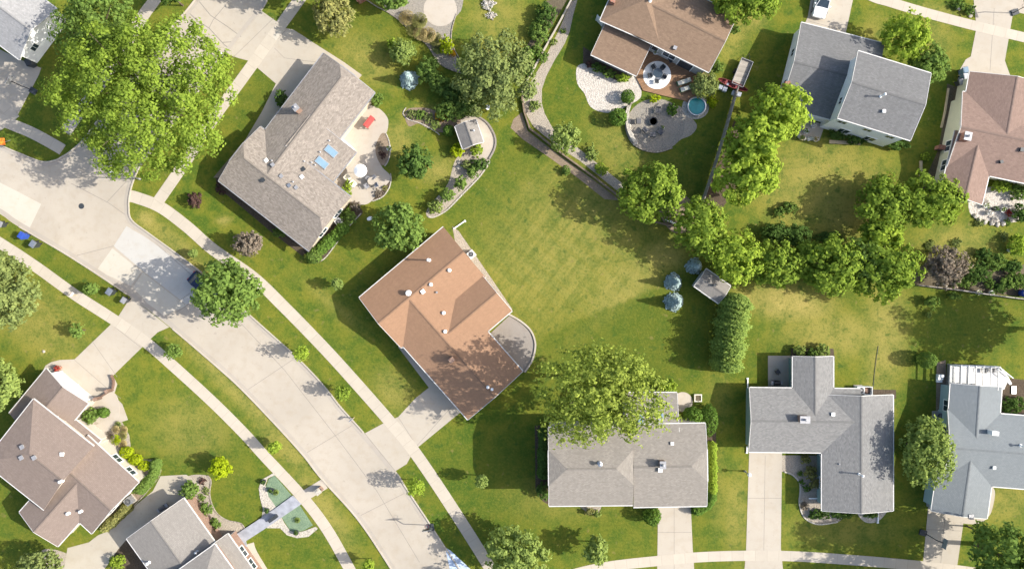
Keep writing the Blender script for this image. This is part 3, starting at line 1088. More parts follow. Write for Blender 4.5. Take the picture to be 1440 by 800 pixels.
# ------------------------------------------------------------------ sidewalks
wk = MB()
LINES = [
    ([(182, 276), (192, 278), (225, 291), (262, 318), (300, 351), (356, 390), (400, 432), (447, 480), (485, 521), (546, 590), (585, 638), (640, 720), (689, 798), (722, 855), (760, 920)], 1.5, .026),
    ([(222, 284), (262, 226), (300, 167), (340, 112), (397, 33), (421, 0), (480, -82)], 1.45, .0275),
    ([(92, 186), (110, 161), (150, 105), (200, 25), (218, 0), (275, -80)], 1.5, .026),
    ([(-120, 108), (-60, 138), (0, 168), (45, 187), (80, 206), (88, 211)], 1.45, .0285),
    ([(-100, 290), (-40, 318), (5, 345), (52, 376), (105, 414), (161, 450), (205, 481), (242, 513), (300, 566), (345, 611), (372, 641), (425, 698), (460, 744), (493, 802), (530, 870)], 1.4, .026),
    ([(740, 836), (790, 812), (850, 797), (926, 788), (1000, 782), (1100, 781), (1200, 787), (1300, 796), (1380, 806), (1480, 824)], 1.3, .026),
    ([(1180, -30), (1225, -5), (1250, 3), (1300, 18), (1372, 37), (1440, 53), (1520, 72)], 1.25, .026),
    ([(0, 142), (22, 168)], 1.2, .024),
    ([(350, 764), (357, 782), (392, 838)], 1.3, .026),
]
for P, w, z in LINES:
    ribbon(wk, smooth_line(P, 8), w, -.05, z)
tag(wk.build('sidewalk', M['walk']), kind='structure')
flat('ramp_slab', [(384, 52), (391, 40), (396, 45), (388, 58)], 'road_new', .031)
flat('entry_walk', [(560, 488), (572, 482), (618, 532), (604, 546)], 'patio', .022)
flat('side_walk', [(300, 250), (345, 196), (356, 205), (372, 250)], 'mulch_pale', .012)
flat('driveway_apron', [(425, 690), (453, 673), (461, 686), (434, 702)], 'walk' if False else 'kerb', .03)

# ------------------------------------------------------------------ patios, paths and beds
B_PATIO = [(462, 190), (500, 158), (516, 148), (527, 150), (537, 156), (545, 166), (546, 176), (543, 188), (535, 196), (529, 208), (531, 222), (538, 236), (548, 246), (548, 256), (540, 265), (525, 281), (512, 288), (490, 283), (466, 262), (440, 240)]
flat('patio', B_PATIO, 'patio', .034, True)
flat('planting_bed', [(537, 188), (531, 198), (528, 212), (532, 226), (538, 233), (545, 228), (548, 212), (546, 198), (543, 189)], 'mulch_pale', .04, True)
flat('planting_bed', [(524, 281), (541, 263), (549, 254), (547, 262), (538, 276), (527, 283)], 'mulch', .04)
def edging(P, w=.12, h=.1, mat='rock_pale', name='bed_edging', curve=True):
    mb = MB()
    ribbon(mb, smooth_line(P, 6) if curve else P, w, -.05, h)
    return tag(mb.build(name, M[mat]), kind='structure')
edging([(543, 188), (547, 198), (549, 212), (546, 226), (541, 234)])
edging([(524, 283), (538, 277), (547, 265), (550, 253), (549, 244)])
flat('planting_bed', [(575, 178), (569, 163), (572, 155), (580, 152), (600, 152), (615, 156), (640, 150), (655, 160), (650, 180), (632, 186), (618, 186), (600, 180), (588, 174)], 'mulch_pale', .012, True)
edging([(571, 152), (567, 160), (574, 168), (592, 174), (612, 185), (618, 190)], .12, .08)
flat('shed_pad', [(648, 170), (664, 162), (678, 166), (690, 180), (696, 196), (694, 212), (688, 222), (672, 220), (655, 212)], 'patio', .03, True)
edging([(672, 164), (686, 174), (696, 192), (696, 208), (688, 224)], .2, .18, 'patio_dark', 'kerb_edging')
flat('planting_bed', [(640, 226), (655, 214), (685, 222), (688, 232), (672, 250), (640, 282), (616, 304), (602, 306), (600, 296), (612, 280), (630, 258)], 'gravel_tan', .012, True)
edging([(688, 228), (676, 247), (650, 274), (628, 296), (611, 305), (602, 305)], .16, .1, 'rock_pale')
edging([(602, 300), (612, 283), (626, 266)], .1, .08, 'rock_pale')
flat('planting_bed', [(455, 330), (485, 300), (500, 290), (510, 300), (488, 320), (470, 345), (452, 368), (436, 366)], 'mulch', .012, True)
edging([(508, 300), (488, 322), (472, 344), (456, 364), (444, 368)], .12, .08)
flat('planting_bed', [(303, 250), (312, 246), (345, 270), (400, 318), (435, 352), (425, 360), (380, 325), (320, 275), (306, 266)], 'mulch', .011)
flat('planting_bed', [(520, -20), (536, -4), (545, 18), (560, 28), (575, 42), (592, 56), (604, 70), (616, 88), (632, 98), (645, 102), (648, 92), (640, 76), (635, 58), (637, 30), (650, 10), (640, -30)], 'gravel_grey', .011, True)
edging([(515, 0), (530, 10), (546, 18), (560, 28), (575, 42), (590, 55), (603, 66), (615, 86), (628, 96), (648, 103)], .12, .1, 'block')
edging([(642, 20), (636, 40), (635, 58), (640, 72), (648, 86)], .1, .1, 'block')
flat('round_patio', ellipse(619, 14, 23.5), 'patio', .03)
# I garden (upper middle)
flat('gravel_path', [(812, 0), (806, 22), (801, 45), (794, 62), (780, 85), (768, 108), (762, 126), (762, 146), (766, 160), (778, 182), (800, 198), (820, 214), (850, 238), (880, 262), (870, 270), (845, 250), (815, 226), (790, 210), (764, 190), (750, 178), (742, 165), (735, 150), (733, 138), (745, 118), (765, 85), (785, 45), (803, 2)], 'gravel_tan', .014)
WALL_A = edging([(806, -4), (786, 34), (760, 80), (733, 131)], .2, .35, 'kerb', 'retaining_wall', False)
WALL_B = edging([(734, 136), (737, 158), (745, 182), (760, 193), (790, 217), (830, 246), (872, 278), (910, 310), (945, 318)], .2, .45, 'wood', 'retaining_wall', False)
flat('mulch_strip', [(722, 168), (734, 158), (742, 184), (758, 197), (790, 221), (830, 250), (872, 282), (850, 280), (812, 250), (770, 220), (735, 196), (718, 180)], 'mulch_pale', .010)
flat('mulch_strip', [(733, 80), (745, 58), (760, 42), (764, 20), (766, 2), (800, -4), (780, 30), (752, 78), (738, 100)], 'soil', .010)
flat('rock_bed', [(811, 96), (822, 90), (838, 98), (868, 114), (884, 112), (894, 104), (900, 118), (902, 134), (896, 142), (880, 150), (866, 158), (846, 158), (830, 150), (822, 132), (812, 118)], 'gravel_white', .014, True)
flat('gravel_circle', ellipse(922, 176, 41, 37), 'gravel_grey', .016)
flat('gravel_circle_tail', [(950, 150), (972, 166), (980, 178), (972, 190), (958, 196), (940, 205)], 'gravel_tan', .0145, True)
edging([(890, 142), (883, 156), (880, 172), (882, 188), (890, 202), (905, 211), (925, 214), (945, 208)], .22, .22, 'block')
flat('planting_bed', [(820, 66), (836, 76), (890, 104), (884, 116), (866, 114), (840, 100), (820, 90)], 'mulch', .012)
flat('deck', [(912, 70), (942, 80), (988, 100), (998, 106), (985, 130), (972, 148), (962, 142), (936, 136), (904, 128), (893, 107), (906, 80)], 'deck', .16)
flat('spa_pad', ellipse(978, 151, 19, 17), 'rock_pale', .02)
flat('mulch_strip', [(925, 292), (940, 270), (965, 276), (985, 300), (975, 322), (945, 326)], 'mulch_pale', .010, True)
flat('mulch_strip', [(986, 285), (1000, 250), (1020, 210), (1032, 170), (1060, 190), (1040, 260), (1010, 300)], 'mulch', .009)
flat('mulch_strip', [(1294, 376), (1320, 366), (1350, 376), (1380, 370), (1410, 380), (1440, 372), (1470, 378), (1470, 420), (1440, 417), (1292, 402)], 'soil', .009, True)
flat('side_bed', [(1332, 118), (1349, 124), (1345, 200), (1330, 232), (1318, 280), (1300, 290), (1296, 262), (1320, 210), (1328, 160)], 'soil', .012)
flat('garden_patio', [(1368, 272), (1400, 262), (1440, 268), (1460, 280), (1460, 300), (1430, 312), (1400, 312), (1370, 306), (1362, 290)], 'gravel_white', .013, True)
flat('back_step', [(1128, 166), (1160, 176), (1152, 198), (1122, 190)], 'patio', .03)
flat('sunlit_strip', [(1166, 197), (1210, 200), (1210, 204), (1166, 202)], 'wood_pale', .05)  # pale strip laid in for sunlight falling between the house shadows
# C and E patios
flat('patio', [(688, 470), (716, 444), (733, 454), (745, 465), (751, 478), (752, 490), (748, 506), (738, 522), (700, 540), (690, 500)], 'patio_dark', .03)
edging([(716, 442), (733, 452), (746, 464), (752, 478), (752.5, 491), (748, 507), (738, 523)], .22, .16, 'kerb', 'kerb_edging')
flat('foundation_strip', [(636, 318), (645, 325), (668, 358), (690, 390), (720, 434), (716, 442), (690, 420), (640, 340)], 'gravel_tan', .012)
flat('round_patio', ellipse(960, 565, 14), 'patio', .028)
flat('planting_bed', [(990, 580), (1000, 576), (1007, 590), (1007, 640), (1006, 690), (1000, 712), (975, 718), (970, 712), (992, 705)], 'mulch', .012)
flat('planting_bed', [(752, 598), (776, 598), (776, 712), (764, 705), (753, 690)], 'mulch', .012)
flat('planting_bed', [(815, 712), (846, 712), (840, 724), (828, 722)], 'gravel_tan', .012)
# D
flat('patio', [(1080, 500), (1120, 500), (1120, 552), (1080, 552)], 'patio', .03)
flat('planting_bed', [(1099, 640), (1160, 640), (1160, 718), (1196, 722), (1176, 735), (1150, 737), (1132, 728), (1124, 710), (1125, 690), (1124, 678), (1114, 668), (1103, 664), (1099, 662)], 'gravel_tan', .013)
edging([(1103, 663), (1114, 667), (1124, 678), (1125, 692), (1124, 708), (1131, 727), (1150, 736.5), (1178, 733)], .18, .1, 'rock_pale')
flat('planting_bed', [(1208, 720), (1246, 716), (1238, 730), (1226, 735), (1214, 732)], 'rock_pale', .012, True)
flat('planting_bed', [(1112, 490), (1172, 490), (1174, 506), (1112, 506)], 'mulch', .012)
flat('foundation_strip', [(1172, 546), (1260, 548), (1260, 560), (1172, 560)], 'mulch', .011)
# F
flat('side_bed', [(1317, 510), (1330, 506), (1332, 590), (1316, 590)], 'mulch_pale', .012)
flat('front_walk', [(1352, 728), (1353, 735), (1375, 736), (1388, 728), (1395, 716), (1399, 690), (1388, 684), (1376, 720)], 'drive', .022, True)
flat('planting_bed', [(1402, 530), (1452, 535), (1452, 590), (1402, 580)], 'mulch', .012)
# J garden
flat('entry_path', [(143, 555), (160, 552), (167, 564), (168, 582), (160, 598), (140, 612), (128, 600), (146, 590)], 'patio', .03, True)
flat('planting_bed', [(128, 590), (150, 596), (170, 590), (182, 612), (184, 630), (196, 645), (214, 646), (222, 658), (216, 680), (196, 690), (180, 670), (140, 620)], 'gravel_tan', .014)
flat('planting_bed', [(212, 648), (222, 648), (226, 660), (222, 674), (205, 692), (185, 712), (162, 738), (150, 744), (140, 740), (160, 720), (198, 684), (212, 668)], 'mulch_pale', .016, True)
edging([(215, 645), (225, 655), (224, 668), (206, 692), (184, 716), (164, 738)], .12, .12, 'block')
# K garden
flat('planting_bed', [(250, 680), (268, 668), (290, 668), (297, 674), (295, 690), (297, 706), (305, 720), (320, 732), (338, 736), (344, 746), (330, 756), (318, 752), (300, 760), (270, 715)], 'gravel_tan', .0165, True)
edging([(292, 668), (297, 676), (295, 692), (298, 708), (306, 722), (320, 731), (338, 735), (344, 742)], .14, .1, 'block')
flat('planting_bed', [(168, 760), (185, 752), (215, 780), (235, 810), (150, 812)], 'mulch', .0155)
flat('gravel_strip', [(320, 758), (336, 758), (374, 812), (352, 812)], 'gravel_tan', .013)
flat('gravel_verge', [(56, 776), (75, 772), (100, 780), (128, 792), (130, 812), (40, 812)], 'gravel_tan', .013, True)
flat('rain_garden_rim', [(384, 665), (388, 664), (386, 668), (377, 672), (373, 682), (378, 698), (388, 712), (400, 735), (408, 746), (418, 748), (428, 746), (444, 740), (447, 743), (434, 754), (418, 756), (404, 752), (394, 742), (376, 742), (368, 728), (370, 716), (366, 700), (364, 686), (368, 674)], 'rock_pale', .05)
flat('rain_garden', [(386, 668), (418, 705), (440, 738), (428, 745), (416, 748), (408, 745), (397, 728), (385, 710), (376, 696), (374, 684), (378, 673)], 'pond_green', .03)
flat('boardwalk', [(334, 757), (348, 768), (346, 760), (377, 740), (424, 708), (412, 696), (386, 715), (368, 727), (330, 752)], 'bluegrey', .18)

for w_, l_ in ((WALL_A, 'straight pale topped garden wall beside the narrow gravel path'), (WALL_B, 'dark timber retaining wall zigzagging along the edge of the big back lawn')):
    del w_['kind']
    tag(w_, l_, 'garden wall')
# ------------------------------------------------------------------ houses
R = {}
def roofm(key, c, **kw):
    R[key] = [shingle(key + ' shingles', c, **kw), plain(key + ' ridge cap', tuple(x * .72 for x in c), .9)]
roofm('taupe', (.225, .196, .168), grain=.36)
roofm('terracotta', (.262, .158, .098), grain=.1, streak=.1, lines=.12)
roofm('slate', (.182, .18, .175), grain=.24)
roofm('warm grey', (.215, .196, .172), grain=.2)
roofm('blue grey', (.172, .19, .2), grain=.1, lines=.35)
roofm('rosewood', (.2, .14, .115), grain=.2)
roofm('steel grey', (.148, .148, .148), grain=.2, streak=.18)
roofm('walnut', (.2, .138, .095), grain=.2)
roofm('rose taupe', (.2, .158, .134), grain=.14)
roofm('ash', (.215, .2, .182), grain=.14)
roofm('pale grey', (.3, .295, .29), grain=.2)
SID = {k: siding(k + ' siding', c) for k, c in {
    'white': (.84, .84, .84), 'beige': (.5, .43, .33), 'teal': (.19, .29, .29), 'pale teal': (.36, .46, .46), 'cream': (.47, .43, .36),
    'pale yellow': (.56, .56, .42), 'grey': (.4, .4, .39), 'tan': (.42, .33, .24)}.items()}

A = House('house', 'white sided house with grey roof cut off by the top left corner', 'house',
          [Wing((27, 84), (80, 13), 13, 3.3, 5.5)], R['pale grey'], SID['white'],
          wins=[(0, 0, (.25,), 2.0, .9, .9)], doors=[(0, 3, .16, 4.6, 2.2, 'white', 'garage_door')])

B = House('house', 'long L shaped house with mottled taupe roof and two blue skylights', 'house',
          [Wing((527, 130), (455, 75), 16.25, 2.9, 4.9, jerk=(1.15, 0)),
           Wing((366, 178), (307, 254), 14.2, 2.9, 5.05, jerk=(1.4, 1.1)),
           Wing((468, 256), (501, 214), 6.75, 2.3, 2.9 + 2.0 * PITCH - .02, typ='shed')], R['taupe'], SID['beige'],
          wins=[(0, 3, (.12, .32), 1.5, 1.5), (1, 2, (.3, .7)), (1, 1, (.15, .4, .65, .88)), (2, 0, (.3, .7), 1.2, 1.6, 1.4), (0, 0, (.5,))],
          doors=[(0, 1, .2, 4.9, 2.2, 'trim', 'garage_door'), (2, 1, .3, 1.0, 2.05, 'white', 'door')], trim='grey')
for u, v in ((463, 198), (450, 214), (438, 228.5), (443, 232), (428, 227), (412, 256), (382, 226)):
    B.vent(u, v, .06, .25, 'grey', False)
for u, v, m in ((370.5, 253.5, 'dark'), (425, 249, 'white'), (407, 261, 'steel'), (417, 264, 'grey'), (396, 248, 'grey'), (384, 232, 'grey'), (375, 226, 'white'), (427, 238, 'dark')):
    B.boxvent(u, v, .36, .14, m, .7)
B.chimney(421, 156, .62, .62, 1.5, 'brick_brown', .7)
for u, v in ((466, 213), (453, 229)):
    B.skylight(u, v, .8, 1.4, math.radians(50), 0)

C = House('house', 'house with terracotta coloured roof and white roof vents beside the big back lawn', 'house',
          [Wing((505, 418.6), (564, 489), 13.6, 2.9, 4.95),
           Wing((658, 590), (735, 522), 16.05, 2.9, 4.8),
           Wing((720, 437), (677, 386), 8.4, 2.9, 4.45)], R['terracotta'], SID['tan'],
          wins=[(0, 0, (.3, .7)), (0, 3, (.2, .5, .8)), (0, 2, (.3,)), (2, 0, (.35, .7)), (1, 1, (.15, .35)), (1, 0, (.3, .7))],
          doors=[(1, 3, .72, 5.0, 2.2, 'trim', 'garage_door'), (1, 3, .38, 1.0, 2.05, 'darkred', 'door')])
C.vent(604, 366, .1, 1.35); C.vent(575, 412, .18, .36)
for u, v in ((632, 380), (606, 400), (624, 440), (626, 466)):
    C.vent(u, v, .115, .16)
C.boxvent(595, 410, .4, .2, 'white', .6); C.boxvent(614.5, 411, .18, .2, 'grey'); C.boxvent(692, 547, .25, .15, 'white')  # last white box is added in place of a sun fleck
C.vent(686, 544, .1, .16)  # white vent added where a fleck of sun lies on the shaded roof
C.chimney(636, 505, .6, .6, 1.15, 'brick_brown', .7, False)

D = House('house', 'slate grey roofed house with teal gable wall and planted front corner', 'house',
          [Wing((1054, 545), (1053, 635), 13.8, 2.45, 3.75),
           Wing((1156, 718), (1256, 718), 14.4, 2.45, 4.05, butt=False),
           Wing((1172, 501), (1115, 501), 7.9, 2.45, 3.5)], R['slate'], SID['teal'],
          wins=[(0, 0, (.5,), 2.2, .5, .6), (1, 3, (.2, .5, .8)), (1, 0, (.3, .7)), (2, 1, (.5,), 1.4), (0, 3, (.2,)), (1, 1, (.2, .5, .8))],
          doors=[(0, 1, .3, 4.6, 2.15, 'white', 'garage_door')])
D.chimney(1128, 588, 1.1, .75, .8, 'brick_brown')
D.vent(1208, 666, .08, .9); D.boxvent(1171, 582, .35, .12, 'white'); D.vent(1180, 652, .05, .2, 'grey', False)

E = House('house', 'two storey house with wide warm grey roof partly under the tall airy tree', 'house',
          [Wing((771, 601), (772, 711), 10.0, 5.9, 7.75, jerk=(2.1, 2.1)),
           Wing((994, 711), (992, 595), 8.75, 5.85, 7.0, jerk=(1.9, 0)),
           Wing((952, 552), (880, 552), 4.5, 4.95, 6.02, typ='shed')], R['warm grey'], SID['cream'],
          wins=[(0, 1, (.25, .75), 4.4), (0, 1, (.25, .75), 1.5), (1, 3, (.3, .7), 4.4), (0, 0, (.5,), 4.4), (1, 0, (.4,), 4.4), (2, 0, (.5,), 4.0)],
          doors=[(1, 3, .58, 4.4, 2.2, 'white', 'garage_door')])
E.vent(843, 651, .14, .55, 'steel'); E.chimney(930, 651, .6, .75, .8, 'brick_brown'); E.boxvent(945, 623, .3, .12, 'white'); E.boxvent(928, 660, .4, .2, 'white')
E.skylight(929, 588, .55, 1.1, 0, 2, 'skylight'); E.skylight(901, 590, .55, 1.1, 0, 2, 'skylight')

F = House('house', 'blue grey roofed house at the right edge with pale teal walls and back deck', 'house',
          [Wing((1333, 576), (1325, 678), 18, 2.6, 4.3),
           Wing((1409, 544), (1337, 539), 9.2, 2.6, 3.75),
           Wing((1310, 718), (1388, 729), 8.4, 2.6, 3.75)], R['blue grey'], SID['pale teal'],
          wins=[(0, 0, (.3, .7)), (1, 1, (.3, .7)), (2, 3, (.4,)), (1, 0, (.25,))],
          doors=[(2, 0, .42, 4.4, 2.15, 'white', 'garage_door'), (1, 0, .7, 1.7, 2.05, 'white', 'patio_door')])
F.chimney(1393, 607, .8, .5, .9, 'white', -.1, False); F.vent(1435, 626, .1, .8, 'white'); F.boxvent(1397, 657, .3, .15, 'white'); F.boxvent(1365, 726, .5, .1, 'grey')

G = House('house', 'brown roofed house at the right edge with pale yellow wall and white gutters', 'house',
          [Wing((1354, 129), (1332, 235), 16, 2.8, 4.75),
           Wing((1480, 122), (1364, 101), 7.55, 2.8, 4.6),
           Wing((1322, 274), (1381, 288), 8.2, 2.8, 4.1)], R['rosewood'], SID['pale yellow'],
          wins=[(0, 0, (.7,)), (2, 3, (.5,)), (2, 1, (.4,)), (2, 0, (.3, .7)), (0, 1, (.6, .8))],
          doors=[(1, 0, .45, 4.8, 2.2, 'white', 'garage_door')])
G.chimney(1354, 194, .75, .9, .9, 'brick', -.2); G.boxvent(1362, 193, .4, .25, 'dark', -.2)
G.boxvent(1407, 228, .3, .2, 'dark', .3); G.boxvent(1436, 211, .4, .2, 'dark', -.2)

H = House('house', 'split level house with white walls and dark grey roofs at two heights', 'house',
          [Wing((1127, 32), (1097, 150), 10.6, 2.75, 4.45),
           Wing((1207, 72), (1178, 166), 9.1, 5.75, 7.3, butt=False)], R['steel grey'], SID['white'],
          wins=[(1, 1, (.12, .5, .84), 4.0, 1.0, .8), (1, 1, (.3, .7), 1.4), (0, 1, (.3,)), (0, 0, (.3, .7), 1.5, .9, .8), (1, 0, (.7,), 4.3, .8, .7)],
          doors=[(0, 3, .3, 4.4, 2.15, 'white', 'garage_door'), (0, 1, .75, 1.7, 2.05, 'white', 'patio_door')], overhang=.3)
H.vent(1238, 136, .08, 1.0); H.boxvent(1242, 157, .3, .2, 'white'); H.chimney(1106, 119, .6, .5, .5, 'brick', .2, False)

I = House('house', 'walnut brown roofed house with lower side roof above the cedar deck', 'house',
          [Wing((844, 29), (929, 66), 18, 3.6, 5.5, hip=(4.0, 0)),
           Wing((997, 102), (1037, 22), 10.4, 3.6, 5.0),
           Wing((831, 77), (895, 107), 4.35, 2.3, 2.75, typ='shed')], R['walnut'], SID['grey'],
          wins=[(0, 0, (.2, .6), 2.2), (1, 3, (.25, .5), 1.8, 1.6, 1.5), (1, 0, (.5,), 2.0), (2, 0, (.25, .6), 1.3)],
          doors=[(1, 3, .75, 1.8, 2.1, 'glass', 'patio_door')])
I.boxvent(949, 68, .35, .15, 'grey', -.4); I.chimney(861, 4, .6, .6, .8, 'brick', -.4, False); I.vent(914, 2, .1, .4)

J = House('house', 'two storey house with rose taupe roof of many planes at the left edge', 'house',
          [Wing((47, 561), (-23, 650), 9.3, 4.3, 6.15, hip=(4.2, 0)),
           Wing((129, 750), (195, 678), 8.6, 3.1, 4.7),
           Wing((27, 720), (81, 768), 8.35, 3.1, 4.55),
           Wing((124, 567), (65, 518), 7.2, 2.8, 4.3),
           Wing((142, 619), (100, 585), 1.5, 2.75, 3.2, typ='shed')], R['rose taupe'], SID['cream'],
          wins=[(1, 0, (.3, .7), 1.6), (0, 3, (.75,), 3.4), (1, 1, (.2, .5), 1.8, 1.2, 1.2), (2, 1, (.3,), 1.8)],
          doors=[(3, 0, .3, 2.6, 2.2, 'trim', 'garage_door'), (3, 0, .75, 2.6, 2.2, 'trim', 'garage_door')])
for u, v in ((32, 628), (31, 643), (49, 643)):
    J.boxvent(u, v, .4, .16, 'grey', .5)
J.vent(87, 676, .1, .4); J.vent(97, 721, .1, .3); J.vent(115, 718, .1, .35); J.boxvent(88, 638, .35, .15, 'white')

K = House('house', 'ash grey roofed house with stepped gables at the bottom left by the rain garden', 'house',
          [Wing((258, 700), (178, 757), 13, 3.0, 4.7),
           Wing((302, 765), (222, 822), 12, 4.5, 6.0, hip=(3.6, 0)),
           Wing((368, 818), (320, 750), 2.3, 2.8, 3.4, typ='shed')], R['ash'], M['brick_brown'],
          wins=[(0, 0, (.3, .7)), (0, 3, (.2, .4)), (2, 0, (.3, .6)), (0, 1, (.3,))],
          doors=[(2, 1, .5, 1.0, 2.0, 'darkred', 'door')])
K.vent(210, 790, .1, .5); K.vent(278, 775, .1, .5, 'steel')

SH1 = House('garden_shed', 'small gabled garden shed with taupe roof on the curved paved pad', 'shed',
            [Wing((669, 168), (640, 178), 3.0, 2.0, 2.9, butt=False)], R['ash'], SID['tan'], wins=[(0, 1, (.5,), 1.2, .6, .6)], doors=[(0, 3, .5, 1.2, 1.85, 'white', 'door')], overhang=.18)
SH1.vent(666, 184, .07, .3, 'grey')
SH2 = House('garden_shed', 'small weathered garden shed with grey roof at the tip of the hedge by blue spruces', 'shed',
            [Wing((993, 378), (976, 402), 3.75, 2.1, 2.9, butt=False)], R['ash'], SID['grey'], wins=[(0, 1, (.3,), 1.2, .6, .6)], doors=[(0, 1, .65, 1.2, 1.9, 'cream', 'door')], overhang=.18)
SH2.boxvent(1004, 401, .25, .3, 'dark')
# ------------------------------------------------------------------ trees
tree('huge bright green shade tree spreading over the street corner', 203, 132, 132, 15.5, 'maple', 'round', .23, .93, .75)
tree('dull green tree merging with the huge shade tree beside the white sided house', 137, 44, 58, 10.5, 'mid', 'round', .26, dens=.8)
tree('round street tree with a parked navy car half hidden under it', 320, 409, 47, 11, 'mid', 'round', .32)
tree('greyish green tree cut off by the left edge between two sidewalks', 3, 412, 50, 9.5, 'grey', 'dense', .26, 1.15)
tree('yellow green tree at the left edge beside the rose taupe roof', -8, 540, 40, 6.5, 'pale', 'dense', .26)
tree('broad soft green willow shaped tree behind the shed pad', 693, 106, 57, 6.8, 'grey', 'dense', .24, 1.05, 1.1)
tree('pale olive tree near the street end of the taupe house driveway', 467, 20, 30, 5.5, 'olive', 'dense', .24, 1.05)
tree('round green tree between the taupe and terracotta roofs', 561, 320, 35, 6.5, 'mid', 'round', .28, 1.1)
tree('small round dark green tree on the lawn between patio and shed', 583, 229, 26, 5, 'deep', 'round', .26, .95, 1.15)
tree('small round lime green tree at the gravel path bend', 795, 194, 22, 4.2, 'pale', 'dense', .22, 1.0)
tree('full round bright tree at the corner of the big back lawn', 916, 272, 49, 7.5, 'maple', 'round', .3, .93)
tree('tall bright lime tree touching the dark grey split level roof', 1096, 156, 42, 9.5, 'lime', 'round', .32, 1.0, 1.1)
tree('bright lime tree in the middle of the row beside the grey fence', 1063, 195, 44, 9.5, 'lime', 'round', .32, .95, 1.1)
tree('bright lime tree at the lower end of the row beside the grey fence', 1050, 246, 47, 8.5, 'lime', 'round', .32, .95, 1.1)
tree('leafy green tree at the end of the grey fence above the blue spruces', 986, 322, 39, 7.5, 'maple', 'round', .3, 1.2)
tree('green tree directly above the weathered shed roof', 1035, 363, 38, 7, 'lime', 'round', .28, 1.0)
tree('green tree over the bare straw patch, second right of the weathered shed', 1092, 373, 36, 6.5, 'maple', 'round', .28, 1.0)
tree('narrow small tree squeezed between two wider trees of the hedgerow', 1132, 366, 23, 5.5, 'maple', 'round', .26, 1.2)
tree('dark leafy hedgerow tree with drooping outline above the middle of the dry lawn', 1172, 374, 43, 8, 'maple', 'round', .3, 1.0, 1.2)
tree('dark green hedgerow tree between the drooping and the big round tree', 1212, 372, 32, 7, 'mid', 'round', .28, 1.15)
tree('big round green tree at the right end of the hedgerow', 1250, 378, 48, 8.5, 'maple', 'round', .3, .98)
tree('bright green tree north of the hedgerow beside the dry upper lawn', 1243, 292, 40, 6, 'maple', 'round', .3, 1.25)
tree('bright leafy tree reaching the pergola of the brown roofed house', 1306, 283, 53, 6.5, 'maple', 'round', .3, .8)
tree('low lime tree tucked between the bright tree and the hedgerow', 1236, 334, 31, 6, 'lime', 'round', .28, .8)
tree('tall airy tree with sparse yellowish leaf tips leaning over the two storey house', 853, 550, 95, 16, 'tips', 'airy', .25, .84, .6, zfrac=.66)
tree('dense dark oval tree between the slate and blue grey houses', 1303, 635, 36, 7, 'pale', 'dense', .25, 1.5, 1.1)
tree('wispy pale green tree at the bottom edge near the curved sidewalk', 727, 780, 44, 7, 'pale', 'airy', .26, .9, 1.1)
tree('small pale leaved tree by the sidewalk in front of the two storey house', 838, 773, 18, 5, 'pale', 'round', .26, 1.1)
tree('leafy tree at the top edge shading the walnut brown roof', 1048, -8, 54, 9, 'maple', 'round', .3, .75)
tree('bright tree in front of the split level house', 1274, 52, 33, 6.5, 'lime', 'round', .28, 1.05)
tree('lower loose tree against the corner of the split level roof', 1302, 92, 30, 5.5, 'mid', 'round', .26, .95)
tree('chartreuse ball shaped tree on the lawn by the rain garden', 310, 658, 15.5, 3.6, 'yellow', 'dense', .2)
tree('pale grey green tree at the bottom left edge', 55, 796, 30, 5.5, 'grey', 'dense', .24, .8)
tree('dark shade tree filling the bottom right corner', 1448, 806, 74, 15.5, 'mid', 'round', .3, .9, 1.0)
tree('thin sapling with loose leaves beside the bottom right driveway', 1384, 752, 14, 5.5, 'mid', 'airy', .22, 1.3)
tree('smoky brown ornamental tree in the shaded garden bed', 1330, 374, 29, 4.0, 'smoke', 'airy', .22, .95, 1.1)
tree('purple brown ornamental tree between sidewalk and taupe house', 350, 343, 21, 4.5, 'smoke', 'airy', .2, .9, 1.1)
tree('tall tree beyond the right edge shading the lawn above the blue grey house', 1545, 470, 60, 13, 'mid', 'round', .34, .9)
tree('tree at the top edge between the two top left sidewalks', 238, -8, 17, 6, 'deep', 'round', .26, .8)
tree('tree beyond the top edge shading the sidewalk of the taupe house', 425, -40, 42, 9, 'mid', 'round', .3)
tree('leafy green tree above the flower bed at the top edge', 548, -4, 26, 4.5, 'mid', 'round', .24, .7)
tree('shade tree beyond the bottom edge beside the street', 676, 850, 34, 7, 'mid', 'round', .28)
tree('shade tree below the bottom right frame edge', 1330, 880, 60, 12, 'mid', 'round', .32)
tree('shade tree at the top edge left of the white car', 1118, -32, 20, 6, 'mid', 'round', .26)

# young street trees in the verge: staked whips with thin crowns
for u, v, r, h, m, l in ((425, 497, 11, 4.6, 'lime', 'young lime verge tree casting a feathered shadow, uppermost on the street bend'),
                         (482, 552, 11, 4.2, 'maple', 'young verge tree just uphill of the terracotta house driveway'),
                         (585, 684, 14, 4.8, 'lime', 'young yellow green verge tree just downhill of the terracotta house driveway'),
                         (243, 494, 12, 3.2, 'mid', 'young verge tree beside the kerb at the rose taupe house driveway'),
                         (386, 629, 9, 3.2, 'lime', 'young verge tree on the inner side of the street bend'),
                         (108, 465, 11, 2.8, 'mid', 'little bushy tree alone on the left lawn'),
                         (677, 676, 9.5, 4.2, 'pale', 'little pale tree on the edge of the two storey house shadow'),
                         (518, 795, 8, 3.6, 'lime', 'thin young verge tree at the bottom end of the inner verge'),
                         (474, 399, 8, 3.2, 'pale', 'slim pale shrubby tree beside the terracotta roof corner'),
                         (128, 406, 9, 2.5, 'mid', 'faint little tree in the left verge'),
                         (272, 356, 6, 2, 'pale', 'tiny pale sapling in the verge above the parked car')):
    tree(l, u, v, r * .98, h, m, 'airy', .18, 1.0, .5, name='young_tree', zfrac=.6)

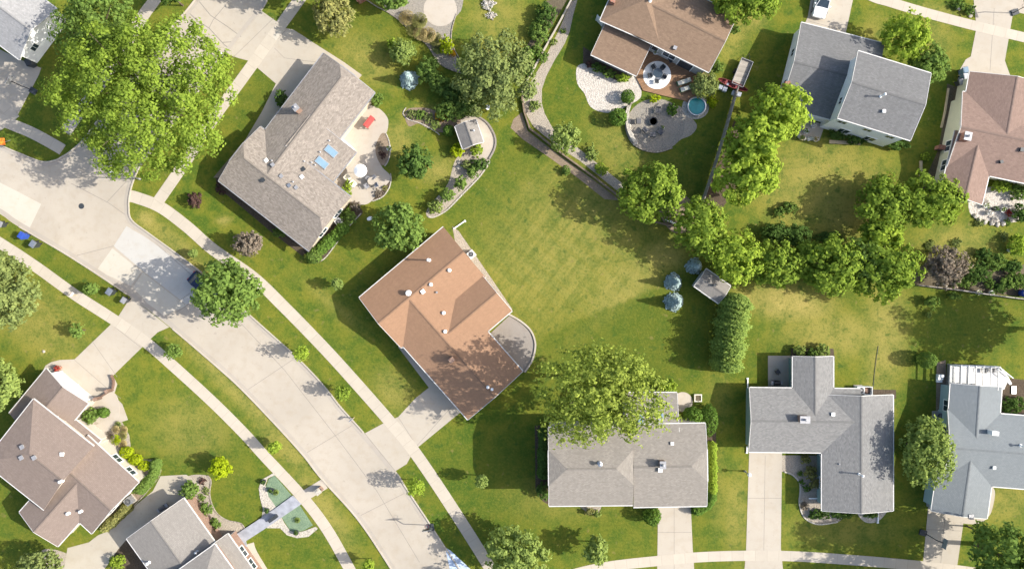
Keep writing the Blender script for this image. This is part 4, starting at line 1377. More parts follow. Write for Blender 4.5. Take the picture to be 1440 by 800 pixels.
# ------------------------------------------------------------------ spruces and clipped shrubs
for u, v, r, h, l in ((573, 108, 14, 3.2, 'small blue spruce alone beside the green bushes'),
                      (950, 397, 13, 3.0, 'blue spruce in the middle of the column of three'),
                      (951, 425, 14, 3.2, 'lowest blue spruce of the column of three'),
                      (979, 374, 12, 2.6, 'blue spruce tucked under the tree at the weathered shed')):
    tree(l, u, v, r, h, 'blue', 'spruce', .2, 1.0, 1.7, name='blue_spruce', zfrac=.5)

for u, v, r, sy, h, mt, sh, l in (
    (883, 136, 9.5, 1, 1.7, 'box', 'ball', 'clipped boxwood ball on the white rock bed'),
    (869, 165, 12.5, 1, 2.2, 'box', 'ball', 'larger clipped boxwood ball left of the round gravel terrace'),
    (917, 725, 12, 1.05, 2.3, 'box', 'ball', 'clipped round bush beside the two storey house driveway'),
    (974, 584, 13.5, .9, 2.4, 'box', 'ball', 'clipped round bush at the back corner of the two storey house'),
    (997, 590, 12, 1.9, 2.2, 'box', 'ball', 'long clipped bush wrapping the right corner of the two storey house'),
    (1303, 506, 11.5, 1.0, 2.6, 'mid', 'ball', 'round bush above the shadow bars of the white deck railing'),
    (178, 636, 10, .85, 1.1, 'yellow', 'ball', 'first of three yellow green mounds along the rose taupe house'),
    (190.5, 646, 10, .8, 1.1, 'yellow', 'ball', 'middle one of three yellow green mounds along the rose taupe house'),
    (203, 654.5, 9, .8, 1.0, 'yellow', 'ball', 'last of three yellow green mounds nearest the garden corner'),
    (128, 584, 11, 1, 1.8, 'mid', 'dense', 'loose green bush at the garage corner of the rose taupe house'),
    (146, 580, 8, .9, 1.2, 'box', 'ball', 'dark clipped ball beside the entry path'),
    (267, 688, 13, .9, 2.0, 'mid', 'dense', 'loose green bush at the top of the bed beside the ash grey roof'),
    (165, 791, 11, 1, 1.6, 'lime', 'dense', 'bright green bush in the mulch at the foot of the ash grey roof'),
    (566, 73, 16, 1, 3.0, 'pale', 'dense', 'rounded bush above the small blue spruce'),
    (553, 62, 8, .8, 2.2, 'lime', 'dense', 'smaller lime bush joined to the rounded bush above the blue spruce'),
    (602, 100, 16, 1.05, 3.0, 'mid', 'dense', 'rounded bush right of the small blue spruce'),
    (619, 117, 14, 1, 2.6, 'mid', 'dense', 'middle bush of the green clump beside the willow shaped tree'),
    (636, 130, 15, .9, 2.4, 'deep', 'dense', 'dark bush at the foot of the willow shaped tree'),
    (633, 156, 20, .7, 2.0, 'mid', 'dense', 'low spreading bush behind the flower bed'),
    (655, 152, 15, .8, 2.0, 'mid', 'dense', 'bush at the corner of the garden shed pad'),
    (627, 64, 9, 1.5, 1.2, 'yellow', 'dense', 'lime yellow bush in the stone edged bed'),
    (631, 184, 8, 1, 1.4, 'box', 'ball', 'dark bush left of the garden shed'),
    (643, 211, 10, 1, 1.5, 'yellow', 'dense', 'yellow green bush below the garden shed corner'),
    (670, 212, 9, 1, 1.4, 'lime', 'dense', 'bright bush on the right below the garden shed'),
    (674, 232, 12, .8, 1.6, 'deep', 'dense', 'dark bush at the bend of the stone edged bed'),
    (664, 243, 8, 1, 1.4, 'mid', 'dense', 'small bush next to the bend of the stone edged bed'),
    (647, 258, 9, 1, 2.2, 'mid', 'dense', 'upright bush with a long shadow in the stone edged bed, upper one'),
    (628, 275, 10, .9, 2.2, 'mid', 'dense', 'upright bush with a long shadow in the stone edged bed, lower one'),
    (612, 291, 11, .8, 1.6, 'pale', 'dense', 'pale bush at the lower tip of the stone edged bed'),
    (657, 232, 9, .8, 1.0, 'grey', 'dense', 'grey green low plant beside the pale stepping stones'),
    (530, 141, 9, 1.1, 1.6, 'mid', 'dense', 'green bush at the far corner of the taupe house patio'),
    (489, 262, 7, 1.6, 1.2, 'lime', 'dense', 'lime bush along the notch of the taupe house wall'),
    (500, 290, 8, .8, 1.2, 'smoke', 'dense', 'brown leaved bush by the patio of the taupe house'),
    (490, 304, 11, 1, 1.5, 'mid', 'dense', 'round green bush at the right wall of the taupe house'),
    (442, 360, 11, 1, 1.6, 'mid', 'ball', 'round bush at the bottom corner of the taupe house'),
    (274, 282, 10.5, 1, 1.9, 'purple', 'dense', 'dark purple bush on the lawn below the taupe house'),
    (392, 327, 9, .8, 1.2, 'mid', 'dense', 'loose bush in the shaded bed below the taupe house'),
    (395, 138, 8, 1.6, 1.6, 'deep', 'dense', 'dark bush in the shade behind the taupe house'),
    (1157, 494, 9.5, 1, 1.5, 'pale', 'dense', 'pale round bush at the back wall of the slate house'),
    (1142, 497, 7.5, 1, 1.3, 'mid', 'dense', 'middle bush at the back wall of the slate house'),
    (1125, 493, 8, 1, 1.4, 'pale', 'dense', 'left bush at the back wall of the slate house'),
    (1132, 646, 7, .9, 1.1, 'olive', 'dense', 'yellowish bush in the front courtyard bed of the slate house'),
    (1140, 664, 9, 1, 1.3, 'olive', 'dense', 'olive bush in the middle of the courtyard bed of the slate house'),
    (1146, 680, 8, 1, 1.2, 'olive', 'dense', 'olive bush at the lower wall of the courtyard bed of the slate house'),
    (1152, 724, 14, .55, .9, 'deep', 'dense', 'low dark plants at the front corner of the slate house'),
    (1184, 722, 17, .4, .9, 'deep', 'dense', 'low dark plants along the front wall of the slate house'),
    (1225, 723, 10, .6, .8, 'mid', 'dense', 'low plants at the right front corner of the slate house'),
    (829, 719, 7, .8, .9, 'olive', 'dense', 'small golden bush at the front wall of the two storey house'),
    (840, 722, 7, .7, .8, 'pale', 'dense', 'small pale bush at the front wall of the two storey house'),
    (764, 690, 10, 1.2, 1.8, 'deep', 'dense', 'dark bush at the lower left wall of the two storey house'),
    (940, 545, 12, .9, 2.2, 'lime', 'dense', 'lime bush behind the small round patio'),
    (797, 240, 7, 1, 1.0, 'mid', 'dense', 'small plant on the long gravel strip below the lime tree'),
    (832, 215, 9, 1.2, 1.1, 'pale', 'airy', 'loose pale plant along the retaining wall'),
    (846, 238, 10, .75, 1.1, 'lime', 'dense', 'lime green bush along the retaining wall'),
    (752, 148, 9, .9, .8, 'pale', 'airy', 'pale feathery plant at the bend of the gravel path'),
    (764, 81, 8, 1, 1.0, 'mid', 'dense', 'round plant on the narrow gravel path'),
    (779, 59, 6, .8, .6, 'pale', 'airy', 'pale plant on the narrow gravel path'),
    (792, 44, 4, 1, .5, 'mid', 'dense', 'tiny plant high on the narrow gravel path'),
    (749, 106, 6, .8, .6, 'pale', 'airy', 'faint plant halfway down the gravel path'),
    (743, 78, 12, .9, 1.5, 'box', 'dense', 'dark bush left of the pale topped garden wall'),
    (755, 70, 8, .9, 1.4, 'mid', 'dense', 'smaller bush touching the pale topped garden wall'),
    (768, 22, 14, 1.2, 1.8, 'deep', 'dense', 'tall dark bush at the upper end of the bed left of the garden wall'),
    (759, 46, 14, 1.1, 1.6, 'mid', 'dense', 'green bush in the middle of the bed left of the garden wall'),
    (741, 96, 10, 1.0, 1.2, 'deep', 'dense', 'dark bush at the lower end of the bed left of the garden wall'),
    (842, 96, 10, .7, 1.1, 'deep', 'dense', 'dark bush under the lower side roof of the walnut brown house'),
    (857, 104, 9, .7, 1.1, 'mid', 'dense', 'middle bush under the lower side roof of the walnut brown house'),
    (875, 110, 10, .7, 1.1, 'lime', 'dense', 'sunlit bush under the lower side roof of the walnut brown house'),
    (829, 90, 6, .9, 1.0, 'purple', 'dense', 'purple bush at the corner of the lower side roof'),
    (921, 139, 8, .7, .9, 'yellow', 'dense', 'lime bush between the deck and the gravel terrace'),
    (945, 154, 8, 1.2, .9, 'box', 'dense', 'green bush below the deck steps'),
    (991, 118, 17, 1.1, 2.6, 'grey', 'dense', 'blue grey bush at the end of the cedar deck'),
    (1009, 95, 9, 1, 1.6, 'mid', 'dense', 'green bush at the right corner of the walnut brown house'),
    (1033, 42, 7, 1, 1.4, 'mid', 'dense', 'bush at the upper right corner of the walnut brown roof'),
    (1002, 143, 8, 1, .8, 'yellow', 'dense', 'yellow green bush beside the teal pool'),
    (1096, 298, 9, .9, 1.0, 'mid', 'dense', 'left of two low bushes on the dry upper lawn'),
    (1112, 292, 10, .9, 1.1, 'mid', 'dense', 'right of two low bushes on the dry upper lawn'),
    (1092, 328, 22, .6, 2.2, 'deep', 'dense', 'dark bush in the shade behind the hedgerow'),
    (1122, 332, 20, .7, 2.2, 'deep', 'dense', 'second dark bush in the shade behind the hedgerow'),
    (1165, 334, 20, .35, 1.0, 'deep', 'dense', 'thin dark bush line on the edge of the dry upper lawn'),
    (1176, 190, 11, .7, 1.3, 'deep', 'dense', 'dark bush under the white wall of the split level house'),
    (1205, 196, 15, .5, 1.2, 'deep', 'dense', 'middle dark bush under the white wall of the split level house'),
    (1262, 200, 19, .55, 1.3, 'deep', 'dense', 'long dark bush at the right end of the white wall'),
    (1301, 220, 6, 1, 1.0, 'lime', 'dense', 'small lime plant in the side bed of the brown roofed house'),
    (1310, 425, 9, 1, 1.6, 'mid', 'airy', 'feathery green bush below the garden boundary wall'),
    (1306, 443, 5, 1, .7, 'pale', 'airy', 'tiny pale bush on the lawn below the boundary wall'),
    (1342, 416, 8, .8, 1.2, 'mid', 'airy', 'thin green bush against the boundary wall'),
    (1375, 382, 18, .9, 1.4, 'deep', 'dense', 'dark bush in the middle of the shaded garden bed'),
    (1392, 398, 8, 1, .9, 'mid', 'dense', 'small bush near the boundary wall pots'),
    (1420, 396, 15, .8, 1.3, 'mid', 'dense', 'green bush at the right end of the shaded garden bed'),
    (1432, 345, 13, 1, 2.0, 'lime', 'dense', 'lime bush at the right edge above the shaded bed'),
    (1424, 375, 14, .8, 1.3, 'deep', 'dense', 'dark bush in the right part of the shaded bed'),
    (1400, 368, 15, .8, 1.4, 'mid', 'dense', 'green bush between the two dark bushes of the shaded bed'),
    (1385, 358, 13, .7, 1.2, 'deep', 'dense', 'dark bush at the lawn side of the shaded bed'),
    (1360, 398, 11, .8, 1.1, 'mid', 'dense', 'green bush left of the pots at the boundary wall'),
    (1408, 405, 10, .8, 1.0, 'deep', 'dense', 'dark bush right of the pots at the boundary wall'),
    (1437, 395, 12, .9, 1.3, 'mid', 'dense', 'green bush at the right edge above the blue barrel'),
    (1362, 372, 12, .9, 1.2, 'olive', 'airy', 'loose olive bush right of the smoky brown tree'),
    (1345, 399, 8, .8, .9, 'mid', 'dense', 'small bush beside the orange leaved plant'),
    (1335, 397, 6, .9, .7, 'smoke', 'dense', 'small rusty leaved plant beside the boundary wall'),
    (1408, 262, 14, .7, 1.2, 'lime', 'dense', 'lime bush in the courtyard of the brown roofed house'),
    (1432, 270, 12, .9, 1.4, 'mid', 'dense', 'green bush in the courtyard of the brown roofed house'),
    (1436, 300, 12, 1.1, 1.6, 'deep', 'dense', 'dark bush at the right edge of the cluttered patio'),
    (1364, 14, 8, 1, .8, 'mid', 'dense', 'green plant in the corner bed by the top right driveway'),
    (1350, 6, 10, .8, .9, 'mid', 'dense', 'second green plant in the corner bed by the top right driveway'),
    (290, 716, 9, 1, 1.2, 'mid', 'dense', 'green bush along the right wall of the ash grey house'),
    (302, 736, 8, 1.1, 1.2, 'mid', 'dense', 'lower green bush along the right wall of the ash grey house'),
    (195, 688, 8, .9, 1.2, 'mid', 'dense', 'green bush at the gable corner above the pale air conditioner'),
    (1425, 570, 16, .8, 1.1, 'deep', 'dense', 'dark low bush in the bed right of the white deck'),
    (98, 590, 3, 1, .5, 'deep', 'dense', 'tiny dark plant against the porch roof'),
):
    shrub(l, u, v, r * (1.12 if sh != 'ball' else 1.0), h, mt, sh, .13 if r < 12 else .17, sy)

# lines of shrubs that read as one hedge each
def hedge(label, P, r, h, mat, leaf=.16, group=None):
    """one continuous hedge along a plan line"""
    Q = smooth_line(P, 6)
    p0 = at(*Q[len(Q) // 2])
    root = thing('hedge', label, 'hedge', (p0.x, p0.y, 0), 0, group)
    SEED[0] += 1
    nr = np.random.default_rng(SEED[0])
    L = np.array([tuple(at(u, v, h * .5))[:2] for u, v in Q]) - np.array([p0.x, p0.y])
    seg = np.linalg.norm(np.diff(L, axis=0), axis=1)
    D = np.concatenate([[0], np.cumsum(seg)])
    Rm = r / S
    n = int(9 * (D[-1] * (Rm * 2 + h * 2)) / (leaf * leaf * 1.5))
    t = nr.uniform(-Rm * .6, D[-1] + Rm * .6, n)
    bx = np.interp(t, D, L[:, 0]); by = np.interp(t, D, L[:, 1])
    ang = nr.uniform(0, PI, n)
    lump = 1 + .09 * np.sin(t * 2.3 + 1) + .07 * np.sin(t * 5.1) + .05 * np.sin(t * 11 + ang * 4) + nr.normal(size=n) * .1
    q = nr.uniform(.6, 1, n) ** .5
    i = np.clip(np.searchsorted(D, t) - 1, 0, len(seg) - 1)
    T = np.diff(L, axis=0)[i] / seg[i][:, None]
    Nn = np.stack([-T[:, 1], T[:, 0]], 1)
    ca, sa = np.cos(ang) * lump * q, np.sin(ang) * lump * q
    endf = np.sqrt(np.clip(1 - np.clip(np.maximum(-t, t - D[-1]) / (Rm * .65), 0, 1) ** 2, .05, 1))
    over = np.where(t < 0, t, np.where(t > D[-1], t - D[-1], 0))
    Pz = np.maximum(.05, h * (.15 + .85 * sa) * endf)
    P3 = np.stack([bx + Nn[:, 0] * ca * Rm * endf + T[:, 0] * over, by + Nn[:, 1] * ca * Rm * endf + T[:, 1] * over, Pz], 1)
    N3 = np.stack([Nn[:, 0] * ca, Nn[:, 1] * ca, sa * .9 + .3], 1) + nr.normal(size=(n, 3)) * .4
    me = leaf_mesh('foliage', LEAF[mat], P3.astype(np.float32), N3, leaf, nr)
    o = bpy.data.objects.new('foliage', me)
    COL.objects.link(o)
    o.parent = root
    for d in np.arange(.2, D[-1], .8):
        x, y = float(np.interp(d, D, L[:, 0])), float(np.interp(d, D, L[:, 1]))
        mb = MB()
        mb.tube([(x, y, -.02), (x + .05, y, h * .6)], [.05, .02], 5)
        mb.build('stem', M['bark'], root)
    return root

hedge('tall evergreen hedge running down from the weathered shed', [(1036, 425), (1031, 455), (1026, 490), (1023, 512)], 20, 4.2, 'hedge', .18)
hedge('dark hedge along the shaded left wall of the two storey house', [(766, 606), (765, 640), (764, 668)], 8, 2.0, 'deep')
hedge('low hedge down the right wall of the two storey house', [(1001, 625), (1002, 655), (1002, 690)], 6, 1.4, 'lime')
hedge('hedge curving round the right front corner of the two storey house', [(1001, 695), (997, 708), (985, 716), (977, 717)], 6.5, 1.2, 'box')
hedge('clipped hedge along the lower right wall of the taupe house', [(484, 318), (470, 332), (456, 345), (448, 352)], 8, 1.2, 'box')
hedge('hedge beside the white gable of the rose taupe house', [(219, 650), (215, 668), (203, 682), (197, 690)], 7, 1.1, 'mid')
hedge('hedge along the shaded drive of the ash grey house', [(180, 712), (168, 724), (154, 736), (146, 742)], 7, 1.0, 'olive')

# flowers and grasses in the beds: separate clumps
for u, v, r, h, mt, sh, nm, l in (
    (620, 163, 8, .6, M['flower_yellow'], 'dense', 'flower_clump', 'bright yellow flowers at the right end of the flower bed'),
    (636, 76, 5, .5, M['flower_yellow'], 'dense', 'flower_clump', 'yellow flowers at the tip of the lime yellow bush'),
    (579, 160, 6, .6, 'grey', 'dense', 'bedding_plant', 'grey leaved plant at the left tip of the flower bed'),
    (591, 162, 7, .7, 'mid', 'dense', 'bedding_plant', 'tall green plant second from the left tip of the flower bed'),
    (602, 166, 7, .7, 'grey', 'dense', 'bedding_plant', 'grey green plant in the middle of the flower bed'),
    (611, 176, 7, .7, 'pale', 'dense', 'bedding_plant', 'pale plant below the yellow flowers'),
    (572, 26, 9, .8, 'straw', 'tuft', 'ornamental_grass', 'straw coloured grass at the top of the stone edged bed'),
    (582, 42, 9, .8, 'olive', 'tuft', 'ornamental_grass', 'olive grass beside the round patio'),
    (591, 48, 8, .8, 'straw', 'tuft', 'ornamental_grass', 'straw grass below the round patio'),
    (602, 50, 9, .9, 'straw', 'tuft', 'ornamental_grass', 'wide straw grass in the middle of the stone edged bed'),
    (612, 56, 8, .8, 'olive', 'tuft', 'ornamental_grass', 'olive grass left of the lime yellow bush'),
    (590, 30, 9, 1.0, 'olive', 'tuft', 'ornamental_grass', 'olive grass touching the round patio rim'),
    (616, 68, 7, .6, 'grey', 'tuft', 'ornamental_grass', 'grey grass at the lower end of the stone edged bed'),
    (686, 6, 9, .4, M['flower_white'], 'airy', 'flower_clump', 'white flowers sprinkled on the lawn at the top edge'),
    (690, 22, 6, .3, M['flower_white'], 'airy', 'flower_clump', 'few white flowers on the lawn below the sprinkled ones'),
    (163, 604, 5, .5, 'straw', 'tuft', 'ornamental_grass', 'straw grass nearest the entry path, upper'),
    (174, 604, 5, .5, 'straw', 'tuft', 'ornamental_grass', 'straw grass by the lawn edge, upper'),
    (156, 612, 5, .5, 'smoke', 'tuft', 'ornamental_grass', 'brown grass close to the porch wall'),
    (173, 612, 5, .5, 'olive', 'tuft', 'ornamental_grass', 'olive grass by the lawn edge, middle'),
    (163, 618, 6, .5, 'yellow', 'tuft', 'ornamental_grass', 'yellow grass above the three mounds'),
    (173, 624, 5, .5, 'straw', 'tuft', 'ornamental_grass', 'straw grass by the lawn edge, lower'),
    (166, 597, 4, .4, 'grey', 'tuft', 'ornamental_grass', 'grey grass at the tip of the gravel bed'),
    (388, 692, 3.4, .45, 'pale', 'tuft', 'spiky_plant', 'spiky plant in the upper green rain garden bed'),
    (418, 731, 3.4, .45, 'pale', 'tuft', 'spiky_plant', 'spiky plant in the lower green rain garden bed'),
    (534, 205, 5, .6, 'smoke', 'airy', 'bedding_plant', 'reddish plant in the crescent bed on the taupe house patio'),
    (538, 218, 5, .5, 'purple', 'dense', 'bedding_plant', 'dark plant in the crescent bed on the taupe house patio'),
    (533, 272, 6, .5, 'smoke', 'airy', 'bedding_plant', 'rusty plants in the lower triangular patio bed'),
    (541, 264, 4, .4, 'olive', 'airy', 'bedding_plant', 'olive plant in the lower triangular patio bed'),
    (284, 676, 5, .5, 'purple', 'dense', 'bedding_plant', 'purple plant at the top corner of the curved gravel bed'),
    (289, 690, 5, .5, 'grey', 'dense', 'bedding_plant', 'grey plant in the upper curved gravel bed'),
    (284, 700, 5, .5, 'mid', 'dense', 'bedding_plant', 'green plant in the upper curved gravel bed'),
    (1125, 666, 4, .5, 'box', 'dense', 'bedding_plant', 'upper of three dark round plants along the courtyard path'),
    (1128, 678, 4, .5, 'box', 'dense', 'bedding_plant', 'middle of three dark round plants along the courtyard path'),
    (1134, 687, 5, .5, 'box', 'dense', 'bedding_plant', 'lower of three dark round plants along the courtyard path'),
    (1131, 711, 5, .6, 'smoke', 'tuft', 'bedding_plant', 'brown plant at the curve of the front bed of the slate house'),
    (1348, 10, 5, .5, M['flower_white'], 'dense', 'flower_clump', 'white flowers in the corner bed by the top right driveway'),
    (1386, 283, 5, .5, M['flower_white'], 'dense', 'flower_clump', 'white flowers near the roof end of the cluttered patio'),
    (1400, 308, 5, .5, M['flower_white'], 'dense', 'flower_clump', 'white flowers on the lower rim of the cluttered patio'),
    (1417, 312, 5, .5, 'mid', 'dense', 'bedding_plant', 'green plant on the lower rim of the cluttered patio'),
    (1378, 313, 6, .5, 'grey', 'dense', 'bedding_plant', 'grey plant at the lower left rim of the cluttered patio'),
    (1419, 300, 5, .6, M['flower_red'], 'dense', 'flower_clump', 'red flowers at the right of the cluttered patio'),
    (1412, 332, 6, .6, 'grey', 'airy', 'bedding_plant', 'grey plant on the lawn below the cluttered patio'),
    (1345, 342, 7, .4, 'grey', 'dense', 'bedding_plant', 'pale grey mound on the lawn above the smoky tree'),
    (1308, 345, 7, .4, 'grey', 'dense', 'bedding_plant', 'pale grey mound on the lawn near the hedgerow end'),
    (308, 258, 4, .5, 'purple', 'dense', 'bedding_plant', 'upper dark plant at the left tip of the taupe house bed'),
    (306, 266, 4, .5, 'purple', 'dense', 'bedding_plant', 'middle dark plant at the left tip of the taupe house bed'),
    (313, 271, 4, .5, 'purple', 'dense', 'bedding_plant', 'lower dark plant at the left tip of the taupe house bed'),
):
    shrub(l, u, v, r * 1.25, h, mt, sh, .1, 1.0, nm, nm.replace('_', ' '))
# ------------------------------------------------------------------ things standing about
def wheeled_bin(u, v, rz, body, lid, label, group=None, s=1.0):
    p = at2(u, v)
    t = thing('wheeled_bin', label, 'bin', (*p, 0), rz, group)
    b = MB()
    w0, d0, w1, d1, h = .22 * s, .24 * s, .29 * s, .35 * s, 1.0 * s
    lo = [(-w0, -d0, .06), (w0, -d0, .06), (w0, d0, .06), (-w0, d0, .06)]
    hi = [(-w1, -d1, h), (w1, -d1, h), (w1, d1, h), (-w1, d1, h)]
    b.face(lo[::-1]); b.face(hi)
    for k in range(4):
        b.face([lo[k], lo[(k + 1) % 4], hi[(k + 1) % 4], hi[k]])
    b.build('body', M[body], t)
    l = MB()
    l.box((0, 0, h + .04), (w1 * 2.12, d1 * 2.1, .08))
    l.box((0, -.03, h + .09), (w1 * 1.6, d1 * 1.5, .04))
    l.build('lid', M[lid], t)
    for sx in (-1, 1):
        q = MB()
        q.tube([(sx * .2 * s, d0 + .05, .12), (sx * .27 * s, d0 + .05, .12)], .12, 12)
        q.build('wheel', M['rubber'], t)
    hd = MB()
    hd.tube([(-w1, d1 + .02, h - .04), (-w1 * .8, d1 + .1, h - .02), (w1 * .8, d1 + .1, h - .02), (w1, d1 + .02, h - .04)], .02, 6)
    hd.build('handle', M['black'], t)
    return t

g1 = 'wheeled bins set out along the street'
wheeled_bin(39, 332, -.6, 'blue', 'blue', 'blue wheeled bin standing on the left verge near the kerb', g1, 1.15)
wheeled_bin(55, 344, -.6, 'dark', 'steel', 'dark bin with pale lid right of the blue bin on the left verge', g1, 1.15)
wheeled_bin(161, 410, -.6, 'dark', 'steel', 'dark bin with pale lid on the grass at the corner of the left verge', g1, 1.15)
wheeled_bin(180, 422, -.6, 'dark', 'grey', 'dark grey bin at the edge of the driveway mouth', g1, 1.0)
wheeled_bin(8, 316, -.4, 'dark', 'grey', 'grey bin standing on the pavement at the left edge', g1, 1.0)
g2 = 'bins beside the pale yellow wall'
wheeled_bin(1350, 103, .2, 'bluegreybin', 'bluegreybin', 'slate blue bin nearest the top right driveway', g2, 1.1)
wheeled_bin(1351, 111, .2, 'bluegreybin', 'steel', 'slate bin with pale lid, second from the top right driveway', g2, 1.1)
wheeled_bin(1345, 119, .3, 'dark', 'grey', 'dark bin with grey lid leaning at the end of the bin row', g2, 1.0)
wheeled_bin(1353, 121, .3, 'bluegreybin', 'dark', 'slate bin with dark lid against the yellow wall', g2, 1.1)
wheeled_bin(49, 92, .5, 'dark', 'dark', 'black bin below the white gable wall', None, 1.2)

def hoop(u, v, rz, label, board='grey'):
    t = thing('basketball_hoop', label, 'basketball hoop', (*at2(u, v), 0), rz)
    b = MB(); b.box((-.25, 0, .09), (.9, .7, .18)); b.build('base', M['dark'], t)
    q = MB(); q.tube([(0, 0, .1), (0, 0, 2.5), (.5, 0, 3.05)], .06, 8); q.build('pole', M['black'], t)
    bd = MB(); bd.box((.56, 0, 3.25), (.04, 1.2, .8)); bd.box((.59, 0, 3.15), (.01, .6, .45), 0, 1)
    bd.build('backboard', [M[board], M['black']], t)
    r = MB()
    ring = [(.9 + .23 * math.cos(a * PI / 8), .23 * math.sin(a * PI / 8), 3.05) for a in range(17)]
    r.tube(ring, .02, 6, cap=False)
    r.tube([(.58, 0, 3.05), (.68, 0, 3.05)], .03, 6)
    r.build('rim', M['darkred'], t)
hoop(45, 127, math.radians(150), 'basketball hoop on the concrete drive under the white sided house')
hoop(606, 738, math.radians(100), 'basketball hoop at the street kerb throwing a board shadow on the concrete')
hoop(1300, 749, math.radians(-15), 'basketball hoop leaning over the bottom right driveway')
hoop(1424, 19, math.radians(200), 'basketball hoop at the mouth of the top right driveway', 'dark')

def street_lamp(u, v, h, label, r=.26):
    t = thing('street_lamp', label, 'street lamp', (*at2(u, v), 0))
    q = MB(); q.lathe([(.14, -.05), (.14, .3), (.08, .4), (.055, h - .15), (.09, h - .1), (.02, h - .05)], n=10); q.build('pole', M['grey'], t)
    g = MB(); g.lathe([(.02, h - .1), (r * .7, h), (r, h + r * .7), (r * .8, h + r * 1.3), (r * .3, h + r * 1.65), (.01, h + r * 1.7)], n=16)
    g.build('globe', M['lamp'], t, smooth=True)
street_lamp(197, 252, 5.9, 'tall street lamp with white globe under the huge shade tree', .33)
street_lamp(1047, 662, 1.6, 'low yard lamp with white globe beside the slate house driveway', .24)

def mailbox(u, v, rz, label, mat='white', post='wood_pale'):
    t = thing('mailbox', label, 'mailbox', (*at2(u, v), 0), rz)
    q = MB(); q.box((0, 0, .5), (.1, .1, 1.1)); q.box((.12, 0, .95), (.5, .08, .08)); q.build('post', M[post], t)
    b = MB()
    pr = [(-.1, 1.05), (.1, 1.05), (.1, 1.18), (.07, 1.26), (0, 1.3), (-.07, 1.26), (-.1, 1.18)]
    for x0, x1 in ((-.1, .42),):
        A = [(x0, y, z) for y, z in pr]; B_ = [(x1, y, z) for y, z in pr]
        b.face(A[::-1]); b.face(B_)
        for k in range(len(pr)):
            b.face([A[k], A[(k + 1) % len(pr)], B_[(k + 1) % len(pr)], B_[k]])
    b.build('box', M[mat], t)
    f = MB(); f.box((.2, .125, 1.25), (.03, .02, .22)); f.build('flag', M['red'], t)
mailbox(318, 81, math.radians(140), 'white mailbox at the kerb corner of the taupe house driveway')
mailbox(108, 415, math.radians(50), 'white mailbox on the sidewalk edge of the left lawn')
mailbox(498, 587, math.radians(220), 'mailbox at the kerb above the terracotta house driveway', 'grey')
p = at2(451, 687)
t = thing('brick_mailbox', 'brown brick mailbox pillar at the end of the rain garden walk', 'mailbox', (*p, 0), .7)
q = MB(); q.box((0, 0, .62), (.6, .6, 1.3)); q.build('pillar', M['brick_brown'], t)
q = MB(); q.box((0, 0, 1.31), (.74, .74, .1)); q.box((0, 0, 1.4), (.4, .4, .1)); q.build('cap', M['rock_pale'], t)
q = MB(); q.box((.31, 0, .95), (.04, .26, .3)); q.build('door', M['dark'], t)

def ac_unit(u, v, label, mat='steel', s=.9, rz=0.0, z=0):
    t = thing('air_conditioner', label, 'air conditioner', (*at2(u, v), z), rz)
    q = MB(); q.box((0, 0, .04), (s + .2, s + .2, .1)); q.build('pad', M['kerb'], t)
    q = MB(); q.box((0, 0, .49), (s, s, .8))
    for k in range(6):
        q.box((0, 0, .18 + k * .12), (s + .03, s + .03, .03))
    q.build('case', M[mat], t)
    f = MB(); f.lathe([(s * .4, .89), (s * .42, .93), (s * .36, .94), (s * .34, .9), (.02, .9)], n=20); f.build('fan_ring', M['dark'], t)
    g = MB()
    for k in range(6):
        a = k * PI / 6
        g.box((0, 0, .945), (s * .76, .02, .015), a)
    g.build('grille', M['grey'], t)
ac_unit(663, 358, 'pale air conditioner by the right wall of the terracotta house', 'white', .8, .7)
ac_unit(478, 313, 'white air conditioner at the right wall of the taupe house', 'white', .8, .7)
ac_unit(185, 702, 'pale blue air conditioner in the hedge of the rose taupe house', 'steel', .9, .7)
ac_unit(1206, 547, 'round fan air conditioner behind the slate house', 'white', .9)
ac_unit(1204, 189, 'air conditioner under the white wall of the split level house', 'grey', .8, -.25)

# slate house: screen round the air conditioner, patio furniture
p = at2(1216, 548)
t = thing('utility_screen', 'white framed box screen next to the air conditioner of the slate house', 'screen', (*p, 0))
for (x, y, a, b_) in ((0, .5, .95, .06), (0, -.5, .95, .06), (.5, 0, .06, 1.06)):
    q = MB(); q.box((x, y, .45), (a, b_, .9)); q.build('panel', M['white'], t)
q = MB(); q.box((0, 0, .3), (.6, .6, .6)); q.build('meter_box', M['brick_brown'], t)

def chair(u, v, rz, label, mat='dark', group=None, z=0.0, s=1.0):
    t = thing('garden_chair', label, 'chair', (*at2(u, v), z), rz, group)
    q = MB(); q.box((0, 0, .42 * s), (.5 * s, .5 * s, .06)); q.build('seat', M[mat], t)
    q = MB(); q.box((0, .27 * s, .68 * s), (.5 * s, .05, .5 * s)); q.build('backrest', M[mat], t)
    for x in (-.22, .22):
        for y in (-.22, .22):
            q = MB(); q.tube([(x * s, y * s, 0), (x * s, y * s, .41 * s)], .022, 6); q.build('leg', M[mat], t)
    for x in (-.27, .27):
        q = MB(); q.box((x * s, .02, .6 * s), (.05, .48 * s, .04)); q.build('armrest', M[mat], t)

def round_table(u, v, r, h, label, mat='glass', z=0.0, leg='black'):
    t = thing('garden_table', label, 'table', (*at2(u, v), z))
    q = MB(); q.lathe([(r, h - .04), (r, h), (.01, h + .002)], n=24); q.build('table_top', M[mat], t)
    q = MB(); q.lathe([(r * .5, 0), (r * .5, .04), (.05, .07), (.05, h - .04)], n=12); q.build('leg', M[leg], t)

